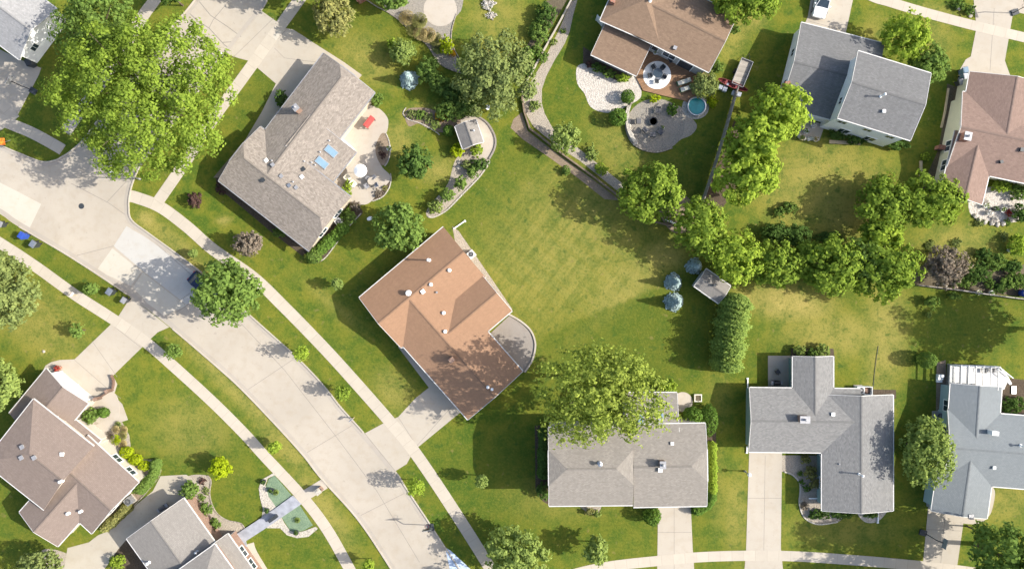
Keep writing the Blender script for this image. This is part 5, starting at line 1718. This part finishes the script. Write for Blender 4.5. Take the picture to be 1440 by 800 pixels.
chair(1092, 522, 2.2, 'dark garden chair in the middle of the slate house patio')
def grill(u, v, rz, label, mat='black', z=0.0):
    t = thing('barbecue_grill', label, 'barbecue', (*at2(u, v), z), rz)
    q = MB(); q.box((0, 0, .45), (.75, .5, .8)); q.build('cabinet', M[mat], t)
    q = MB(); 
    prof = [(math.cos(a * PI / 8) * .28, math.sin(a * PI / 8) * .28) for a in range(9)]
    A = [(-.38, y, .86 + z_) for y, z_ in prof]; B_ = [(.38, y, .86 + z_) for y, z_ in prof]
    q.face(A[::-1]); q.face(B_)
    for k in range(8):
        q.face([A[k], A[k + 1], B_[k + 1], B_[k]])
    q.build('lid', M[mat], t)
    for sx in (-1, 1):
        q = MB(); q.box((sx * .56, 0, .84), (.36, .46, .04)); q.build('side_shelf', M['grey'], t)
    q = MB(); q.tube([(-.3, -.32, .98), (.3, -.32, .98)], .02, 6); q.build('handle', M['steel'], t)
grill(488, 183, .9, 'black barbecue grill against the taupe house wall on the patio', z=.034)
grill(1089, 537, 0, 'dark barbecue grill in the shaded corner of the slate house patio', z=.03)
grill(233, 711, .6, 'dark grey barbecue standing on the shaded tan drive', 'charcoal')

# taupe house patio
p = at2(521, 174)
t = thing('glider_bench', 'red covered bench standing on the taupe house patio', 'bench', (*p, .034), math.radians(52))
q = MB(); q.box((0, 0, .95), (1.6, .7, .1), tilt=None); q.box((0, 0, 1.02), (1.5, .3, .06)); q.build('canopy', M['red'], t)
q = MB(); q.box((0, 0, .42), (1.4, .5, .08)); q.build('seat', M['red'], t)
for x in (-.7, .7):
    for y in (-.28, .28):
        q = MB(); q.box((x, y, .46), (.06, .06, .92)); q.build('leg', M['darkred'], t)
p = at2(512, 244)
t = thing('parasol', 'white round parasol on the taupe house patio', 'parasol', (*p, .034))
q = MB(); q.lathe([(.8, 2.05), (.82, 2.06), (.4, 2.28), (.05, 2.42), (.01, 2.46)], n=8 * 3); q.build('canopy', M['white'], t)
q = MB(); q.tube([(0, 0, 0), (0, 0, 2.42)], .025, 8); q.build('pole', M['steel'], t)
q = MB(); q.lathe([(.28, 0), (.28, .08), (.05, .14)], n=16); q.build('base', M['dark'], t)
round_table(524, 256, .5, .72, 'pale round table below the white parasol', 'patio', .034, 'grey')
for u, v, r, l in ((517, 263, .6, 'pale chair at the lower side of the pale round table'), (519, 251, 2.5, 'pale chair between parasol and pale round table'),
                   (530, 261, -1.2, 'pale chair at the right of the pale round table'), (527, 250, -2.4, 'pale chair above the pale round table')):
    chair(u, v, r, l, 'grey', 'pale chairs round the patio table', .034)
for u, v, l in ((491, 252, 'pale lounge chair beside the notch of the taupe house'), (499, 260, 'second pale lounge chair beside the notch of the taupe house')):
    chair(u, v, .8, l, 'cream', 'pale lounge chairs at the house notch', .034, 1.3)
for (a, c, ln, l) in (((498, 168), .9, 1.8, 'long red brick planter box against the taupe house wall'), ((508, 156), .9, 1.0, 'short red brick planter box at the corner of the taupe house wall')):
    t = thing('brick_planter', l, 'planter', (*at2(*a), .034), c)
    q = MB(); q.box((0, 0, .25), (ln, .45, .5)); q.build('box', M['brick'], t)
    leafy('flowers', t, 'smoke', 'dense', (ln * .45, .2, .15), 120, .1, 20, .55)
def low_wall(name, label, P, w, h, mat, capm=None):
    mb = MB(); ribbon(mb, smooth_line(P, 5), w, -.05, h)
    o = mb.build(name, M[mat]); tag(o, label, 'low wall')
    if capm:
        m2 = MB(); ribbon(m2, smooth_line(P, 5), w + .12, h + .003, h + .06); m2.build('coping', M[capm], o)
low_wall('low_wall', 'white low wall at the step of the taupe house patio', [(478, 196), (488, 203), (498, 212)], .35, .6, 'white')
low_wall('low_wall', 'curved dark brick wall closing the rose taupe house driveway', [(158, 527), (161, 535), (160, 545), (157, 549)], .14, .45, 'brick_dark')
low_wall('low_wall', 'straight dark brick wall beside the entry path', [(155, 550), (150, 553), (144, 557)], .14, .45, 'brick_dark')
low_wall('low_wall', 'stone block wall curving round the gravel terrace', [(884, 150), (881, 165), (884, 185), (892, 200)], .45, .5, 'rock_pale')
for u, v, l in ((158, 548, 'brick pillar at the join of the two dark brick walls'), (142, 559, 'brick pillar at the garage end of the straight dark brick wall')):
    t = thing('brick_pillar', l, 'pillar', (*at2(u, v), 0), .6)
    q = MB(); q.box((0, 0, .65), (.34, .34, 1.3)); q.build('shaft', M['brick_dark'], t)
    q = MB(); q.box((0, 0, 1.35), (.42, .42, .08)); q.build('cap', M['brick_brown'], t)

def pot(u, v, r, h, label, mat='brick', leaf='mid', z=0.0, cat='flower pot'):
    t = thing('flower_pot', label, cat, (*at2(u, v), z))
    q = MB(); q.lathe([(r * .7, 0), (r, h * .9), (r * 1.1, h * .9), (r * 1.1, h), (r * .9, h), (r * .85, h * .85), (.01, h * .85)], n=14); q.build('pot', M[mat], t)
    leafy('plant', t, leaf, 'dense', (r * 1.2, r * 1.2, r * .8), 90, .12, 16, h + r * .4)
pot(85, 517, .35, .6, 'red flower pot on the curved corner of the rose taupe driveway', 'brick', M['flower_red'])
for u, v, m, lf, l in ((1142, 178, 'white', M['flower_white'], 'white pot on the back step of the split level house'), (1132, 186, 'white', 'mid', 'white pot at the lower corner of the back step'),
                    (1126, 195, 'wood_pale', 'pale', 'pale pot at the left end of the stone row below the back step'), (1145, 197, 'cream', 'straw', 'cream pot at the right end of the stone row below the back step'),
                    (1384, 290, 'white', 'grey', 'white pot by the roof corner of the brown house'), (1396, 294, 'black', 'deep', 'black pot in the middle of the cluttered patio'),
                    (1389, 300, 'white', M['flower_white'], 'white pot at the lower left of the cluttered patio'), (1407, 296, 'grey', 'pale', 'grey pot right of the black pot on the cluttered patio'),
                    (1391, 412, 'white', 'mid', 'white pot beside the boundary wall'), (1373, 411, 'cream', 'mid', 'cream pot on the boundary wall foot'),
                    (1418, 352, 'white', M['flower_white'], 'white garden ornament pot above the shaded bed'), (1427, 376, 'white', 'grey', 'white pot at the right of the shaded bed'),
                    (1326, 400, 'white', 'straw', 'white pot at the left end of the boundary wall'), (548, 210, 'white', 'pale', 'white pot at the rim of the crescent bed'),
                    (131, 607, 'dark', 'mid', 'dark pot at the porch step'), (124, 622, 'dark', 'mid', 'dark planter beside the porch roof corner'),
                    (383, 688, 'dark', 'deep', 'dark ornament on the left rim of the rain garden'), (372, 676, 'dark', 'deep', 'dark ornament at the top left of the rain garden'),
                    (377, 716, 'dark', 'deep', 'dark ornament where the walk meets the rain garden'), (418, 747, 'dark', 'deep', 'dark ornament on the lower rim of the rain garden')):
    pot(u, v, .3, .5, l, m, lf)

def chunk(name, label, u, v, r, mat, group=None, h=None, z=0.0):
    """irregular stone"""
    lr = random.Random(int(u * 31 + v * 17))
    mb = MB()
    n = 9
    prof = []
    for k, (q, zz) in enumerate(((.8, -.1), (1, .25), (.85, .6), (.45, .85))):
        prof.append([(r * q * lr.uniform(.75, 1.15) * math.cos(2 * PI * t_ / n), r * q * lr.uniform(.75, 1.15) * math.sin(2 * PI * t_ / n), (h or r) * zz) for t_ in range(n)])
    for a, b_ in zip(prof, prof[1:]):
        for t_ in range(n):
            mb.face([a[t_], a[(t_ + 1) % n], b_[(t_ + 1) % n], b_[t_]])
    mb.face(prof[-1])
    o = mb.build(name, M[mat], None, (*at2(u, v), z))
    return tag(o, label, name.replace('_', ' '), group)
G_ST = 'boulders round the gravel terrace'
for k, (u, v) in enumerate(((883, 178), (884, 184), (887, 190), (889, 196), (893, 201), (882, 171))):
    chunk('boulder', 'pale boulder in the curved edge of the gravel terrace', u, v, .42, 'rock_pale', G_ST)
for u, v in ((1124, 192), (1131, 195), (1137, 196), (1141, 195)):
    chunk('boulder', 'cream stone in the row below the back step of the split level house', u, v, .3, 'cream', 'stones below the back step')
for u, v in ((1366, 17), (1364, 23), (1369, 11)):
    chunk('boulder', 'pale stone in the corner bed by the top right driveway', u, v, .28, 'rock_pale', 'stones in the corner bed')
for u, v in ((646, 228), (650, 234), (645, 236)):
    chunk('boulder', 'pale stepping stone near the garden shed', u, v, .35, 'rock_pale', 'stepping stones by the shed', .2)
for u, v in ((148, 629), (155, 626), (158, 630)):
    chunk('boulder', 'pale stone in the gravel bed along the porch', u, v, .3, 'rock_pale', 'stones along the porch')
for u, v in ((1376, 309), (1384, 312), (1394, 314), (1402, 316), (1410, 314), (1371, 304)):
    chunk('boulder', 'pale stone on the lower rim of the cluttered patio', u, v, .35, 'rock_pale', 'stones on the patio rim')
chunk('boulder', 'grey stone at the tip of the courtyard bed', 1127, 704, .25, 'rock_pale')
chunk('boulder', 'pale stone on the lawn beside the mailbox tree', 62, 494, .2, 'rock_pale')

# cedar deck and gravel terrace of the walnut brown house
t = thing('outdoor_rug', 'round pale outdoor rug on the cedar deck', 'rug', (*at2(924, 106, .16), .16))
q = MB(); q.lathe([(1.78, 0.002), (1.78, .02), (.01, .021)], n=40); q.build('rug', M['white'], t)
round_table(923, 106, .6, .74, 'dark round dining table on the round pale rug', 'glass', .18)
for k in range(5):
    a = k * 2 * PI / 5 + .4
    chair(923 + 10.5 * math.cos(a), 106 + 10.5 * math.sin(a), -a + PI / 2 - PI, 'dark metal dining chair round the table on the round pale rug', 'dark', 'dining chairs on the round rug', .182, 1.0)
def lounger(u, v, rz, label, z=0.0):
    t = thing('sun_lounger', label, 'sun lounger', (*at2(u, v), z), rz, 'sun loungers on the cedar deck')
    q = MB(); q.box((0, 0, .3), (1.75, .62, .06)); q.build('frame', M['green'], t)
    q = MB(); q.box((-.15, 0, .37), (1.2, .52, .08)); q.build('mattress', M['cream'], t)
    q = MB(); q.box((.68, 0, .48), (.5, .52, .08), tilt=Vector((0, -1, 0)).to_track_quat('Y', 'Z').to_matrix() @ Vector((0, 0, 1)).to_track_quat('Z', 'Y').to_matrix()); q.build('headrest', M['cream'], t)
    for x in (-.8, .8):
        for y in (-.26, .26):
            q = MB(); q.box((x, y, .14), (.06, .06, .28)); q.build('leg', M['green'], t)
lounger(960, 117, math.radians(18), 'upper green sun lounger with pale cushion on the cedar deck', .16)
lounger(964, 126, math.radians(18), 'lower green sun lounger with pale cushion on the cedar deck', .16)
chair(942, 87, .4, 'dark chair against the house wall on the cedar deck', 'dark', None, .16, 1.2)
pot(921, 75, .4, .6, 'pale pot under the eaves on the cedar deck', 'white', 'grey', .16)
t = thing('fire_pit', 'round black fire pit in the middle of the gravel terrace', 'fire pit', (*at2(918, 172), .016))
q = MB(); q.lathe([(.35, 0), (.5, .3), (.52, .42), (.46, .42), (.4, .2), (.01, .18)], n=20); q.build('bowl', M['black'], t)
q = MB(); q.lathe([(.56, .38), (.56, .41), (.5, .41), (.5, .38)], n=20); q.build('ring', M['dark'], t)
for u, v, r, l in ((906, 184, 2.4, 'grey chair on the lower left side of the fire pit'), (916, 191, 3.1, 'grey chair directly below the fire pit'), (928, 187, 3.9, 'grey chair on the lower right side of the fire pit'),
                   (924, 157, 0, 'grey chair above the fire pit'), (897, 172, 1.6, 'grey chair left of the fire pit')):
    chair(u, v, r, l, 'charcoal', None, .016, 1.25)
pot(931, 181, .22, .45, 'small white pot beside the fire pit chairs', 'white', 'grey')
t = thing('round_pool', 'small round pool with teal water beside the cedar deck', 'pool', (*at2(978, 151), .02))
q = MB(); q.lathe([(1.12, 0), (1.15, .55), (1.2, .6), (1.12, .62), (1.05, .58), (1.05, .42)], n=32); q.build('wall', M['steel'], t)
q = MB(); q.lathe([(1.08, .46), (.01, .461)], n=32); q.build('water', M['water'], t)

# trailer, canoe and storage boxes beside the walnut brown house
t = thing('utility_trailer', 'pale utility trailer parked on the lawn right of the walnut brown house', 'trailer', (*at2(1041, 105), 0), math.radians(68))
q = MB(); q.box((0, 0, .55), (3.4, 1.5, .08)); q.build('bed', M['deck_grey'], t)
for y in (-.76, .76):
    q = MB(); q.box((0, y, .75), (3.4, .05, .36)); q.build('side_rail', M['grey'], t)
for x in (-1.71, 1.71):
    q = MB(); q.box((x, 0, .72), (.05, 1.5, .3)); q.build('end_rail', M['grey'], t)
for y in (-.9, .9):
    q = MB(); q.tube([(0, y - .1, .33), (0, y + .1, .33)], .33, 16); q.build('wheel', M['rubber'], t)
q = MB(); q.tube([(1.7, -.5, .45), (2.7, 0, .45), (1.7, .5, .45)], .04, 6); q.build('drawbar', M['black'], t)
t = thing('canoe', 'long maroon canoe lying across the end of the pale trailer', 'canoe', (*at2(1028, 122), .35), math.radians(-22))
mb = MB()
secs = []
for k in range(13):
    x = -2 + k / 3
    hw = .36 * math.sqrt(max(.001, 1 - (x / 2.02) ** 2)) + .01
    rise = .12 * abs(x / 2) ** 3
    secs.append([(x, -hw, .42 + rise), (x, -hw * .8, .15 + rise), (x, 0, 0 + rise), (x, hw * .8, .15 + rise), (x, hw, .42 + rise)])
for a, b_ in zip(secs, secs[1:]):
    for k in range(4):
        mb.face([a[k], b_[k], b_[k + 1], a[k + 1]])
mb.build('hull', M['darkred'], t)
q = MB()
for sgn in (0, 4):
    q.tube([s_[sgn] for s_ in secs], .03, 6)
q.build('gunwale', M['darkred'], t)
for x in (-.9, .5):
    q = MB(); q.box((x, 0, .38), (.25, .56, .04)); q.build('seat', M['darkred'], t)
for u, v, l in ((1012, 124, 'white storage box at the left end below the maroon canoe'), (1018, 127, 'second white storage box below the maroon canoe'),
                (1020, 121, 'white storage box against the maroon canoe'), (1031, 132, 'fourth white storage box below the maroon canoe'), (1038, 134, 'white storage box at the right end below the maroon canoe')):
    t = thing('storage_box', l, 'box', (*at2(u, v), 0), math.radians(-20), 'storage boxes below the canoe')
    q = MB(); q.box((0, 0, .22), (.46, .5, .44)); q.build('body', M['white'], t)
    q = MB(); q.box((0, 0, .47), (.5, .54, .05)); q.build('lid', M['steel'], t)

# fences
def fence(label, P, h, mat, post=2.2, w=.05, name='fence'):
    Q = smooth_line(P, 3) if len(P) > 2 else P
    W = [Vector(at2(*q)) for q in Q]
    t = thing(name, label, 'fence', (W[0].x, W[0].y, 0))
    o = Vector((W[0].x, W[0].y))
    for a, b_ in zip(W, W[1:]):
        d = b_ - a
        n = max(1, int(round(d.length / post)))
        for k in range(n):
            p0, p1 = a + d * k / n - o, a + d * (k + 1) / n - o
            m = (p0 + p1) / 2
            rz = math.atan2(d.y, d.x)
            pn = MB(); pn.box((m.x, m.y, h * .5 + .04), (d.length / n - .12, w, h - .1), rz); pn.box((m.x, m.y, h), (d.length / n - .1, w + .06, .05), rz)
            pn.build('panel', M[mat], t)
            ps = MB(); ps.box((p0.x, p0.y, h * .53), (.11, .11, h * 1.06), rz); ps.build('post', M[mat], t)
fence('weathered grey board fence running down beside the lime tree row', [(1033, 128), (1018, 182), (1003, 232), (983, 292)], 1.5, 'deck_grey')
fence('long low boundary fence at the foot of the shaded garden bed', [(1287, 401), (1330, 406), (1385, 414), (1440, 421), (1500, 428)], .9, 'deck_grey', 2.2, .06)
hs = MB()
hs.tube([(*at2(u, v), .03) for u, v in smooth_line([(1235, 486), (1232, 505), (1229, 530), (1227, 556)], 5)], .03, 6)
tag(hs.build('garden_hose', M['dark']), 'dark garden hose lying across the lawn behind the slate house', 'hose')
fence('white rail lying at the lawn corner beside the hedgerow end', [(936, 309), (953, 317)], .35, 'white', 2.5, .16)
fence('short fence panel between the lower side roof and the shaded lawn', [(838, 29), (850, 42)], 1.6, 'white', 2)

# raised bed frame, plank, downspout runs
t = thing('raised_bed', 'small square raised bed with pale frame on the lawn beside the round patio', 'raised bed', (*at2(981, 559), 0))
for x, y, a, b_ in ((-.42, 0, .12, .96), (.42, 0, .12, .96), (0, .42, .72, .12), (0, -.42, .72, .12)):
    q = MB(); q.box((x, y, .15), (a, b_, .3)); q.build('board', M['cream'], t)
q = MB(); q.box((0, 0, .1), (.7, .7, .2)); q.build('soil', M['soil'], t)
def spout(label, a, b_, h=.12):
    A_, B_ = Vector(at2(*a)), Vector(at2(*b_))
    mb = MB(); d = B_ - A_; m = (A_ + B_) / 2
    mb.box((0, 0, h), (d.length, .14, .12), math.atan2(d.y, d.x))
    mb.box(((d / 2).x, (d / 2).y, h - .05), (.2, .26, .06), math.atan2(d.y, d.x))
    o = mb.build('downspout', M['white'], None, (m.x, m.y, 0)); tag(o, label, 'downspout')
spout('white downspout run at the top corner of the terracotta roof', (638, 322), (654, 311))
spout('white downspout run at the back left corner of the slate house', (1051, 546), (1051, 532))
spout('white downspout run at the front left corner of the slate house', (1050, 627), (1050, 636))
spout('white downspout run at the right front corner of the slate house', (1234, 719), (1234, 734))
spout('white downspout run crossing the courtyard bed of the slate house', (1137, 700), (1156, 700))
t = thing('timber_edge', 'long pale timber border of the side bed by the yellow wall', 'timber border', (*at2(1330, 150), 0))
q = MB(); ribbon(q, [(1333, 125), (1328, 158), (1323, 180)], .2, -.03, .22)
o0 = at2(1330, 150); q.v = [(x - o0[0], y - o0[1], z) for x, y, z in q.v]; q.build('board', M['wood_pale'], t)
t = thing('timber_edge', 'short timber border near the pergola of the brown roofed house', 'timber border', (*at2(1294, 240), 0))
q = MB(); q.box((0, 0, .12), (.3, 2.4, .24)); q.build('board', M['wood_pale'], t)
t = thing('firewood_rack', 'reddish wooden rack against the yellow wall', 'rack', (*at2(1321, 210), 0), -.2)
for x in (-.6, .6):
    q = MB(); q.box((x, 0, .5), (.08, .5, 1.0)); q.build('post', M['brick'], t)
q = MB(); q.box((0, 0, .15), (1.3, .5, .08)); q.box((0, 0, .98), (1.4, .6, .06)); q.build('shelf', M['brick'], t)
for k in range(5):
    q = MB(); q.tube([(-.45 + k * .22, -.24, .3), (-.45 + k * .22, .24, .3)], .1, 8); q.build('log', M['wood'], t)
# pergola on the yellow wall side
def pergola(label, u, v, rz, L, W_, h, n, mat='white', slat='dark', z=0.0, wall=0):
    t = thing('pergola', label, 'pergola', (*at2(u, v), 0), rz)
    for x in (-L / 2, L / 2):
        for y in (-W_ / 2, W_ / 2):
            q = MB(); q.box((x, y, (h + z) / 2), (.12, .12, h + z)); q.build('post', M[mat], t)
    for y in (-W_ / 2, W_ / 2):
        q = MB(); q.box((0, y, h + z + .08), (L + .3, .09, .18)); q.build('beam', M[mat], t)
    for k in range(n):
        x = -L / 2 + L * k / (n - 1)
        q = MB(); q.box((x, 0, h + z + .22), (.09, W_ + .4, .12)); q.build('rafter', M[mat], t)
    return t
t = pergola('narrow white pergola with dark panels on the yellow wall', 1331, 253, math.radians(78), 4.3, .9, 2.3, 5)
for k in range(4):
    q = MB(); q.box((-1.62 + 1.08 * k, 0, 2.5), (.8, .7, .05)); q.build('panel', M['dark'], t)

# white deck behind the blue grey house
dk = thing('raised_deck', 'white raised deck with cut corner behind the blue grey house', 'deck', (*at2(1372, 525), 0), 0)
o0 = at2(1372, 525)
def rel(P, z=0):
    return [(at2(u, v, z)[0] - o0[0], at2(u, v, z)[1] - o0[1]) for u, v in P]
q = MB(); q.prism(rel([(1330, 511), (1392, 513), (1412, 530), (1405, 546), (1328, 543)]), .75, .9); q.build('platform', M['trim'], dk)
q = MB(); q.prism(rel([(1332, 513), (1390, 515), (1409, 530), (1403, 544), (1330, 541)]), -.03, .75); q.build('skirt', M['deck_grey'], dk)
for a, b_ in (((1331, 512), (1391, 513.5)), ((1391, 513.5), (1410, 529)), ((1330, 541), (1331, 513))):
    A_, B_ = Vector(rel([a])[0]), Vector(rel([b_])[0])
    d = B_ - A_; m = (A_ + B_) / 2; rz = math.atan2(d.y, d.x)
    q = MB(); q.box((m.x, m.y, 1.85), (d.length, .09, .06), rz); q.box((m.x, m.y, 1.02), (d.length, .06, .06), rz)
    n = int(d.length / .2)
    for k in range(1, n):
        w_ = A_ + d * k / n
        q.box((w_.x, w_.y, 1.43), (.035, .035, .78), rz)
    q.build('railing', M['white'], dk)
    for e in (A_,):
        q = MB(); q.box((e.x, e.y, 1.45), (.12, .12, 1.1), rz); q.build('post', M['white'], dk)
for k in range(4):
    q = MB(); x, y = rel([(1409 + k * 2.2, 528 + k * 1.0)])[0]
    q.box((x, y, .36 - k * .1), (.3, 1.9, .72 - k * .2), math.radians(30)); q.build('step', M['white'], dk)
t = pergola('white pergola beams over the deck of the blue grey house', 1357, 527, math.radians(-2), 4.6, 2.6, 1.6, 6, mat='trim', z=.9)
for u, v, l in ((1386, 519, 'dark chair at the back rail of the white deck'), (1375, 520, 'dark grill stool on the white deck')):
    chair(u, v, 0, l, 'dark', None, .9, 1.0)
t = thing('side_stair', 'white side steps at the left wall of the blue grey house', 'steps', (*at2(1320, 531), 0))
for k in range(3):
    q = MB(); q.box((0, .3 - .35 * k, .3 - .1 * k), (.7, .33, .6 - .2 * k)); q.build('step', M['white'], t)
ac_unit(1316, 583, 'grey air conditioner at the left wall of the blue grey house', 'grey', .8)
t = thing('lean_to_box', 'white utility box leaning at the lower left wall of the blue grey house', 'box', (*at2(1306, 706), 0), 0)
q = MB(); q.box((0, 0, .4), (.6, .9, .8)); q.build('body', M['grey'], t)
q = MB(); q.box((0, 0, .83), (.7, 1.0, .06)); q.build('lid', M['white'], t)
q = MB(); q.box((0, 0, 0), (.6, 1.0, .12)); o = q.build('paver', M['steel'], None, (*at2(1425, 548), .06)); tag(o, 'grey slab lying in the bed right of the white deck', 'slab')

# orange road work sign at the left edge, facing up the street
t = thing('road_work_sign', 'orange diamond road work sign on a folding stand at the left edge', 'road sign', (*at2(10, 202), 0), math.radians(40))
from mathutils import Matrix
tl = Matrix.Rotation(math.radians(-35), 3, 'X') @ Matrix.Rotation(math.radians(45), 3, 'Y')
q = MB(); q.box((0, 0, 1.15), (.95, .03, .95), tilt=tl); q.build('panel', M['orange'], t)
for a in (-1, 1):
    q = MB(); q.tube([(0, .05, .5), (a * .6, .05, .02)], .025, 6); q.build('leg', M['steel'], t)
q = MB(); q.tube([(0, .05, .5), (0, .7, .02)], .025, 6); q.build('leg', M['steel'], t)
q = MB(); q.tube([(0, .06, .45), (0, .06, 1.2)], .025, 6); q.build('mast', M['steel'], t)

# blue barrel at the far end of the boundary wall
t = thing('rain_barrel', 'blue barrel at the right edge beside the boundary wall', 'barrel', (*at2(1436, 412), 0))
q = MB(); q.lathe([(.42, 0), (.5, .3), (.52, .5), (.5, .8), (.42, 1.0)], n=20); q.build('body', M['blue'], t)
q = MB(); q.lathe([(.44, 1.0), (.44, 1.05), (.01, 1.06)], n=20); q.build('lid', M['dark'], t)
# covered walk rail and gate posts of the rain garden
for u, v, l in ((386, 727, 'dark bench on the walk between house and rain garden'),):
    t = thing('garden_bench', l, 'bench', (*at2(u, v), .18), math.radians(35))
    q = MB(); q.box((0, 0, .43), (1.3, .4, .06)); q.build('seat', M['dark'], t)
    q = MB(); q.box((0, .22, .7), (1.3, .05, .45)); q.build('backrest', M['dark'], t)
    for x in (-.55, .55):
        q = MB(); q.box((x, 0, .2), (.06, .4, .4)); q.build('leg', M['dark'], t)
t = thing('arched_trellis', 'grey arched trellis at the house end of the walk', 'trellis', (*at2(336, 759), .0), math.radians(35))
for y in (-.7, .7):
    q = MB(); q.box((0, y, 1.0), (.4, .06, 2.0)); q.build('side', M['grey'], t)
q = MB(); q.tube([(0, .7 * math.cos(a * PI / 8), 2.0 + .4 * math.sin(a * PI / 8)) for a in range(9)], .06, 6); q.build('arch', M['grey'], t)
# small red roofed thing at the top edge
t = thing('play_house', 'dark red wooden box roof at the top edge left of the stone edged bed', 'playhouse', (*at2(508, -1), 0), .5)
q = MB(); q.box((0, 0, .6), (1.0, 1.0, 1.2)); q.build('wall', M['brick'], t)
q = MB()
for s_ in (-1, 1):
    q.face([(-.65, 0, 1.6), (.65, 0, 1.6), (.65, s_ * .65, 1.15), (-.65, s_ * .65, 1.15)][::s_])
q.build('roof', M['brick'], t)
# birdbath like ornaments
t = thing('bird_bath', 'small white bird bath under the willow shaped tree', 'bird bath', (*at2(686, 153), 0))
q = MB(); q.lathe([(.2, 0), (.2, .06), (.08, .1), (.08, .65), (.3, .75), (.32, .82), (.26, .8), (.01, .76)], n=16); q.build('bowl', M['white'], t)
t = thing('bird_bath', 'white ornament on the lawn between the taupe house and round tree', 'bird bath', (*at2(521, 308), 0), .4)
q = MB(); q.lathe([(.15, 0), (.15, .06), (.07, .1), (.07, .4), (.24, .5), (.24, .56), (.01, .52)], n=16, sx=1.5); q.build('bowl', M['white'], t)
q = MB(); q.lathe([(.12, 0), (.14, .1), (.1, .3), (.16, .38), (.02, .5)], n=12); o = q.build('garden_ornament', M['white'], None, (*at2(597, 57), 0)); tag(o, 'tiny white ornament on the olive grass in the stone edged bed', 'ornament')

# ------------------------------------------------------------------ cars
def car(u, v, rz, paint, label):
    t = thing('parked_car', label, 'car', (*at2(u, v), .02), rz)
    L, W2 = 4.4, .9
    prof_lo = [(-2.2, .35), (-2.15, .75), (-1.6, .9), (-.95, .95), (.9, .92), (1.7, .82), (2.12, .65), (2.2, .35)]
    def ring(zs, hw, prof):
        return prof
    b = MB()
    st = [(-2.2, .72, .32, .62), (-2.1, .84, .25, .82), (-1.5, .9, .22, .92), (-.4, .91, .22, .93), (.8, .91, .22, .9), (1.6, .89, .24, .8), (2.05, .82, .27, .68), (2.2, .68, .33, .55)]
    rings = [[(x, -hw, z0), (x, -hw * 1.0, (z0 + z1) / 2), (x, -hw * .9, z1), (x, 0, z1 + .05), (x, hw * .9, z1), (x, hw, (z0 + z1) / 2), (x, hw, z0)] for x, hw, z0, z1 in st]
    for a, c in zip(rings, rings[1:]):
        for k in range(6):
            b.face([a[k], a[k + 1], c[k + 1], c[k]][::-1])
        b.face([a[6], a[0], c[0], c[6]][::-1])
    b.face(rings[0]); b.face(rings[-1][::-1])
    b.build('body', M[paint], t, smooth=True)
    gh = MB()
    lo = [(-1.75, -.76, .93), (-1.75, .76, .93), (1.0, .78, .92), (1.0, -.78, .92)]
    hi = [(-1.2, -.6, 1.42), (-1.2, .6, 1.42), (.2, .6, 1.44), (.2, -.6, 1.44)]
    for k in range(4):
        gh.face([lo[k], hi[k], hi[(k + 1) % 4], lo[(k + 1) % 4]])
    gh.build('windows', M['glass'], t)
    rf = MB()
    rf.face([(-1.22, -.62, 1.425), (.22, -.62, 1.445), (.22, .62, 1.445), (-1.22, .62, 1.425)])
    rf.face([(-1.0, -.45, 1.46), (.05, -.45, 1.475), (.05, .45, 1.475), (-1.0, .45, 1.46)])
    for k in range(4):
        rf.tube([hi[k], lo[k]], .04, 5)
    rf.build('roof', M[paint], t)
    for x in (-1.35, 1.35):
        for y in (-.84, .84):
            w_ = MB(); w_.tube([(x, y - .1, .32), (x, y + .1, .32)], .32, 18); wo = w_.build('wheel', M['rubber'], t)
            r_ = MB(); sg = 1 if y > 0 else -1
            r_.tube([(x, y + sg * .09, .32), (x, y + sg * .115, .32)], .2, 14); r_.build('rim', M['steel'], wo)
    for y in (-.6, .6):
        h_ = MB(); h_.box((2.12, y, .62), (.16, .34, .14)); h_.build('headlight', M['lamp'], t)
        k_ = MB(); k_.box((-2.16, y, .7), (.1, .3, .14)); k_.build('tail_light', M['red'], t)
        mi = MB(); mi.box((.75, y * 1.63, .98), (.14, .18, .12)); mi.build('mirror', M[paint], t)
car(1154, 4, math.radians(-104), 'carwhite', 'white parked car on the driveway of the split level house')
car(290, 403, math.radians(-41.5), 'carnavy', 'navy parked car half hidden under the round street tree')
EXPOSURE = 1.17
# ------------------------------------------------------------------ camera and daylight
cam = bpy.data.cameras.new('camera')
co = bpy.data.objects.new('camera', cam)
COL.objects.link(co)
co.location = (0, 0, HC)
cam.lens, cam.sensor_width, cam.sensor_fit = 24, 36, 'HORIZONTAL'
cam.clip_start, cam.clip_end = .5, 2000
scene.camera = co
w = bpy.data.worlds.new('World')
scene.world = w
w.use_nodes = True
nt = w.node_tree
bg = nt.nodes['Background']
sky = nt.nodes.new('ShaderNodeTexSky')
sky.sky_type = 'NISHITA'
sky.sun_disc = False
sky.sun_elevation = SUN_EL
sky.sun_rotation = PI / 2 - SUN_AZ
sky.air_density, sky.dust_density, sky.ozone_density = 1, 3, 1
nt.links.new(sky.outputs[0], bg.inputs[0])
bg.inputs[1].default_value = .13
sun = bpy.data.lights.new('sun', 'SUN')
sun.energy, sun.angle, sun.color = 3.8, math.radians(.5), (1, .95, .86)
so = bpy.data.objects.new('sun', sun)
COL.objects.link(so)
d = Vector((math.cos(SUN_EL) * math.cos(SUN_AZ), math.cos(SUN_EL) * math.sin(SUN_AZ), math.sin(SUN_EL)))
so.rotation_euler = d.to_track_quat('Z', 'Y').to_euler()
so.location = d * 60
vs = scene.view_settings
vs.view_transform, vs.look, vs.gamma, vs.exposure = 'Standard', 'None', 1, EXPOSURE
vs.use_curve_mapping = False
scene.cycles.max_bounces = 6
scene.cycles.diffuse_bounces = 3
scene.cycles.glossy_bounces = 2
scene.cycles.transmission_bounces = 3
scene.cycles.transparent_max_bounces = 4
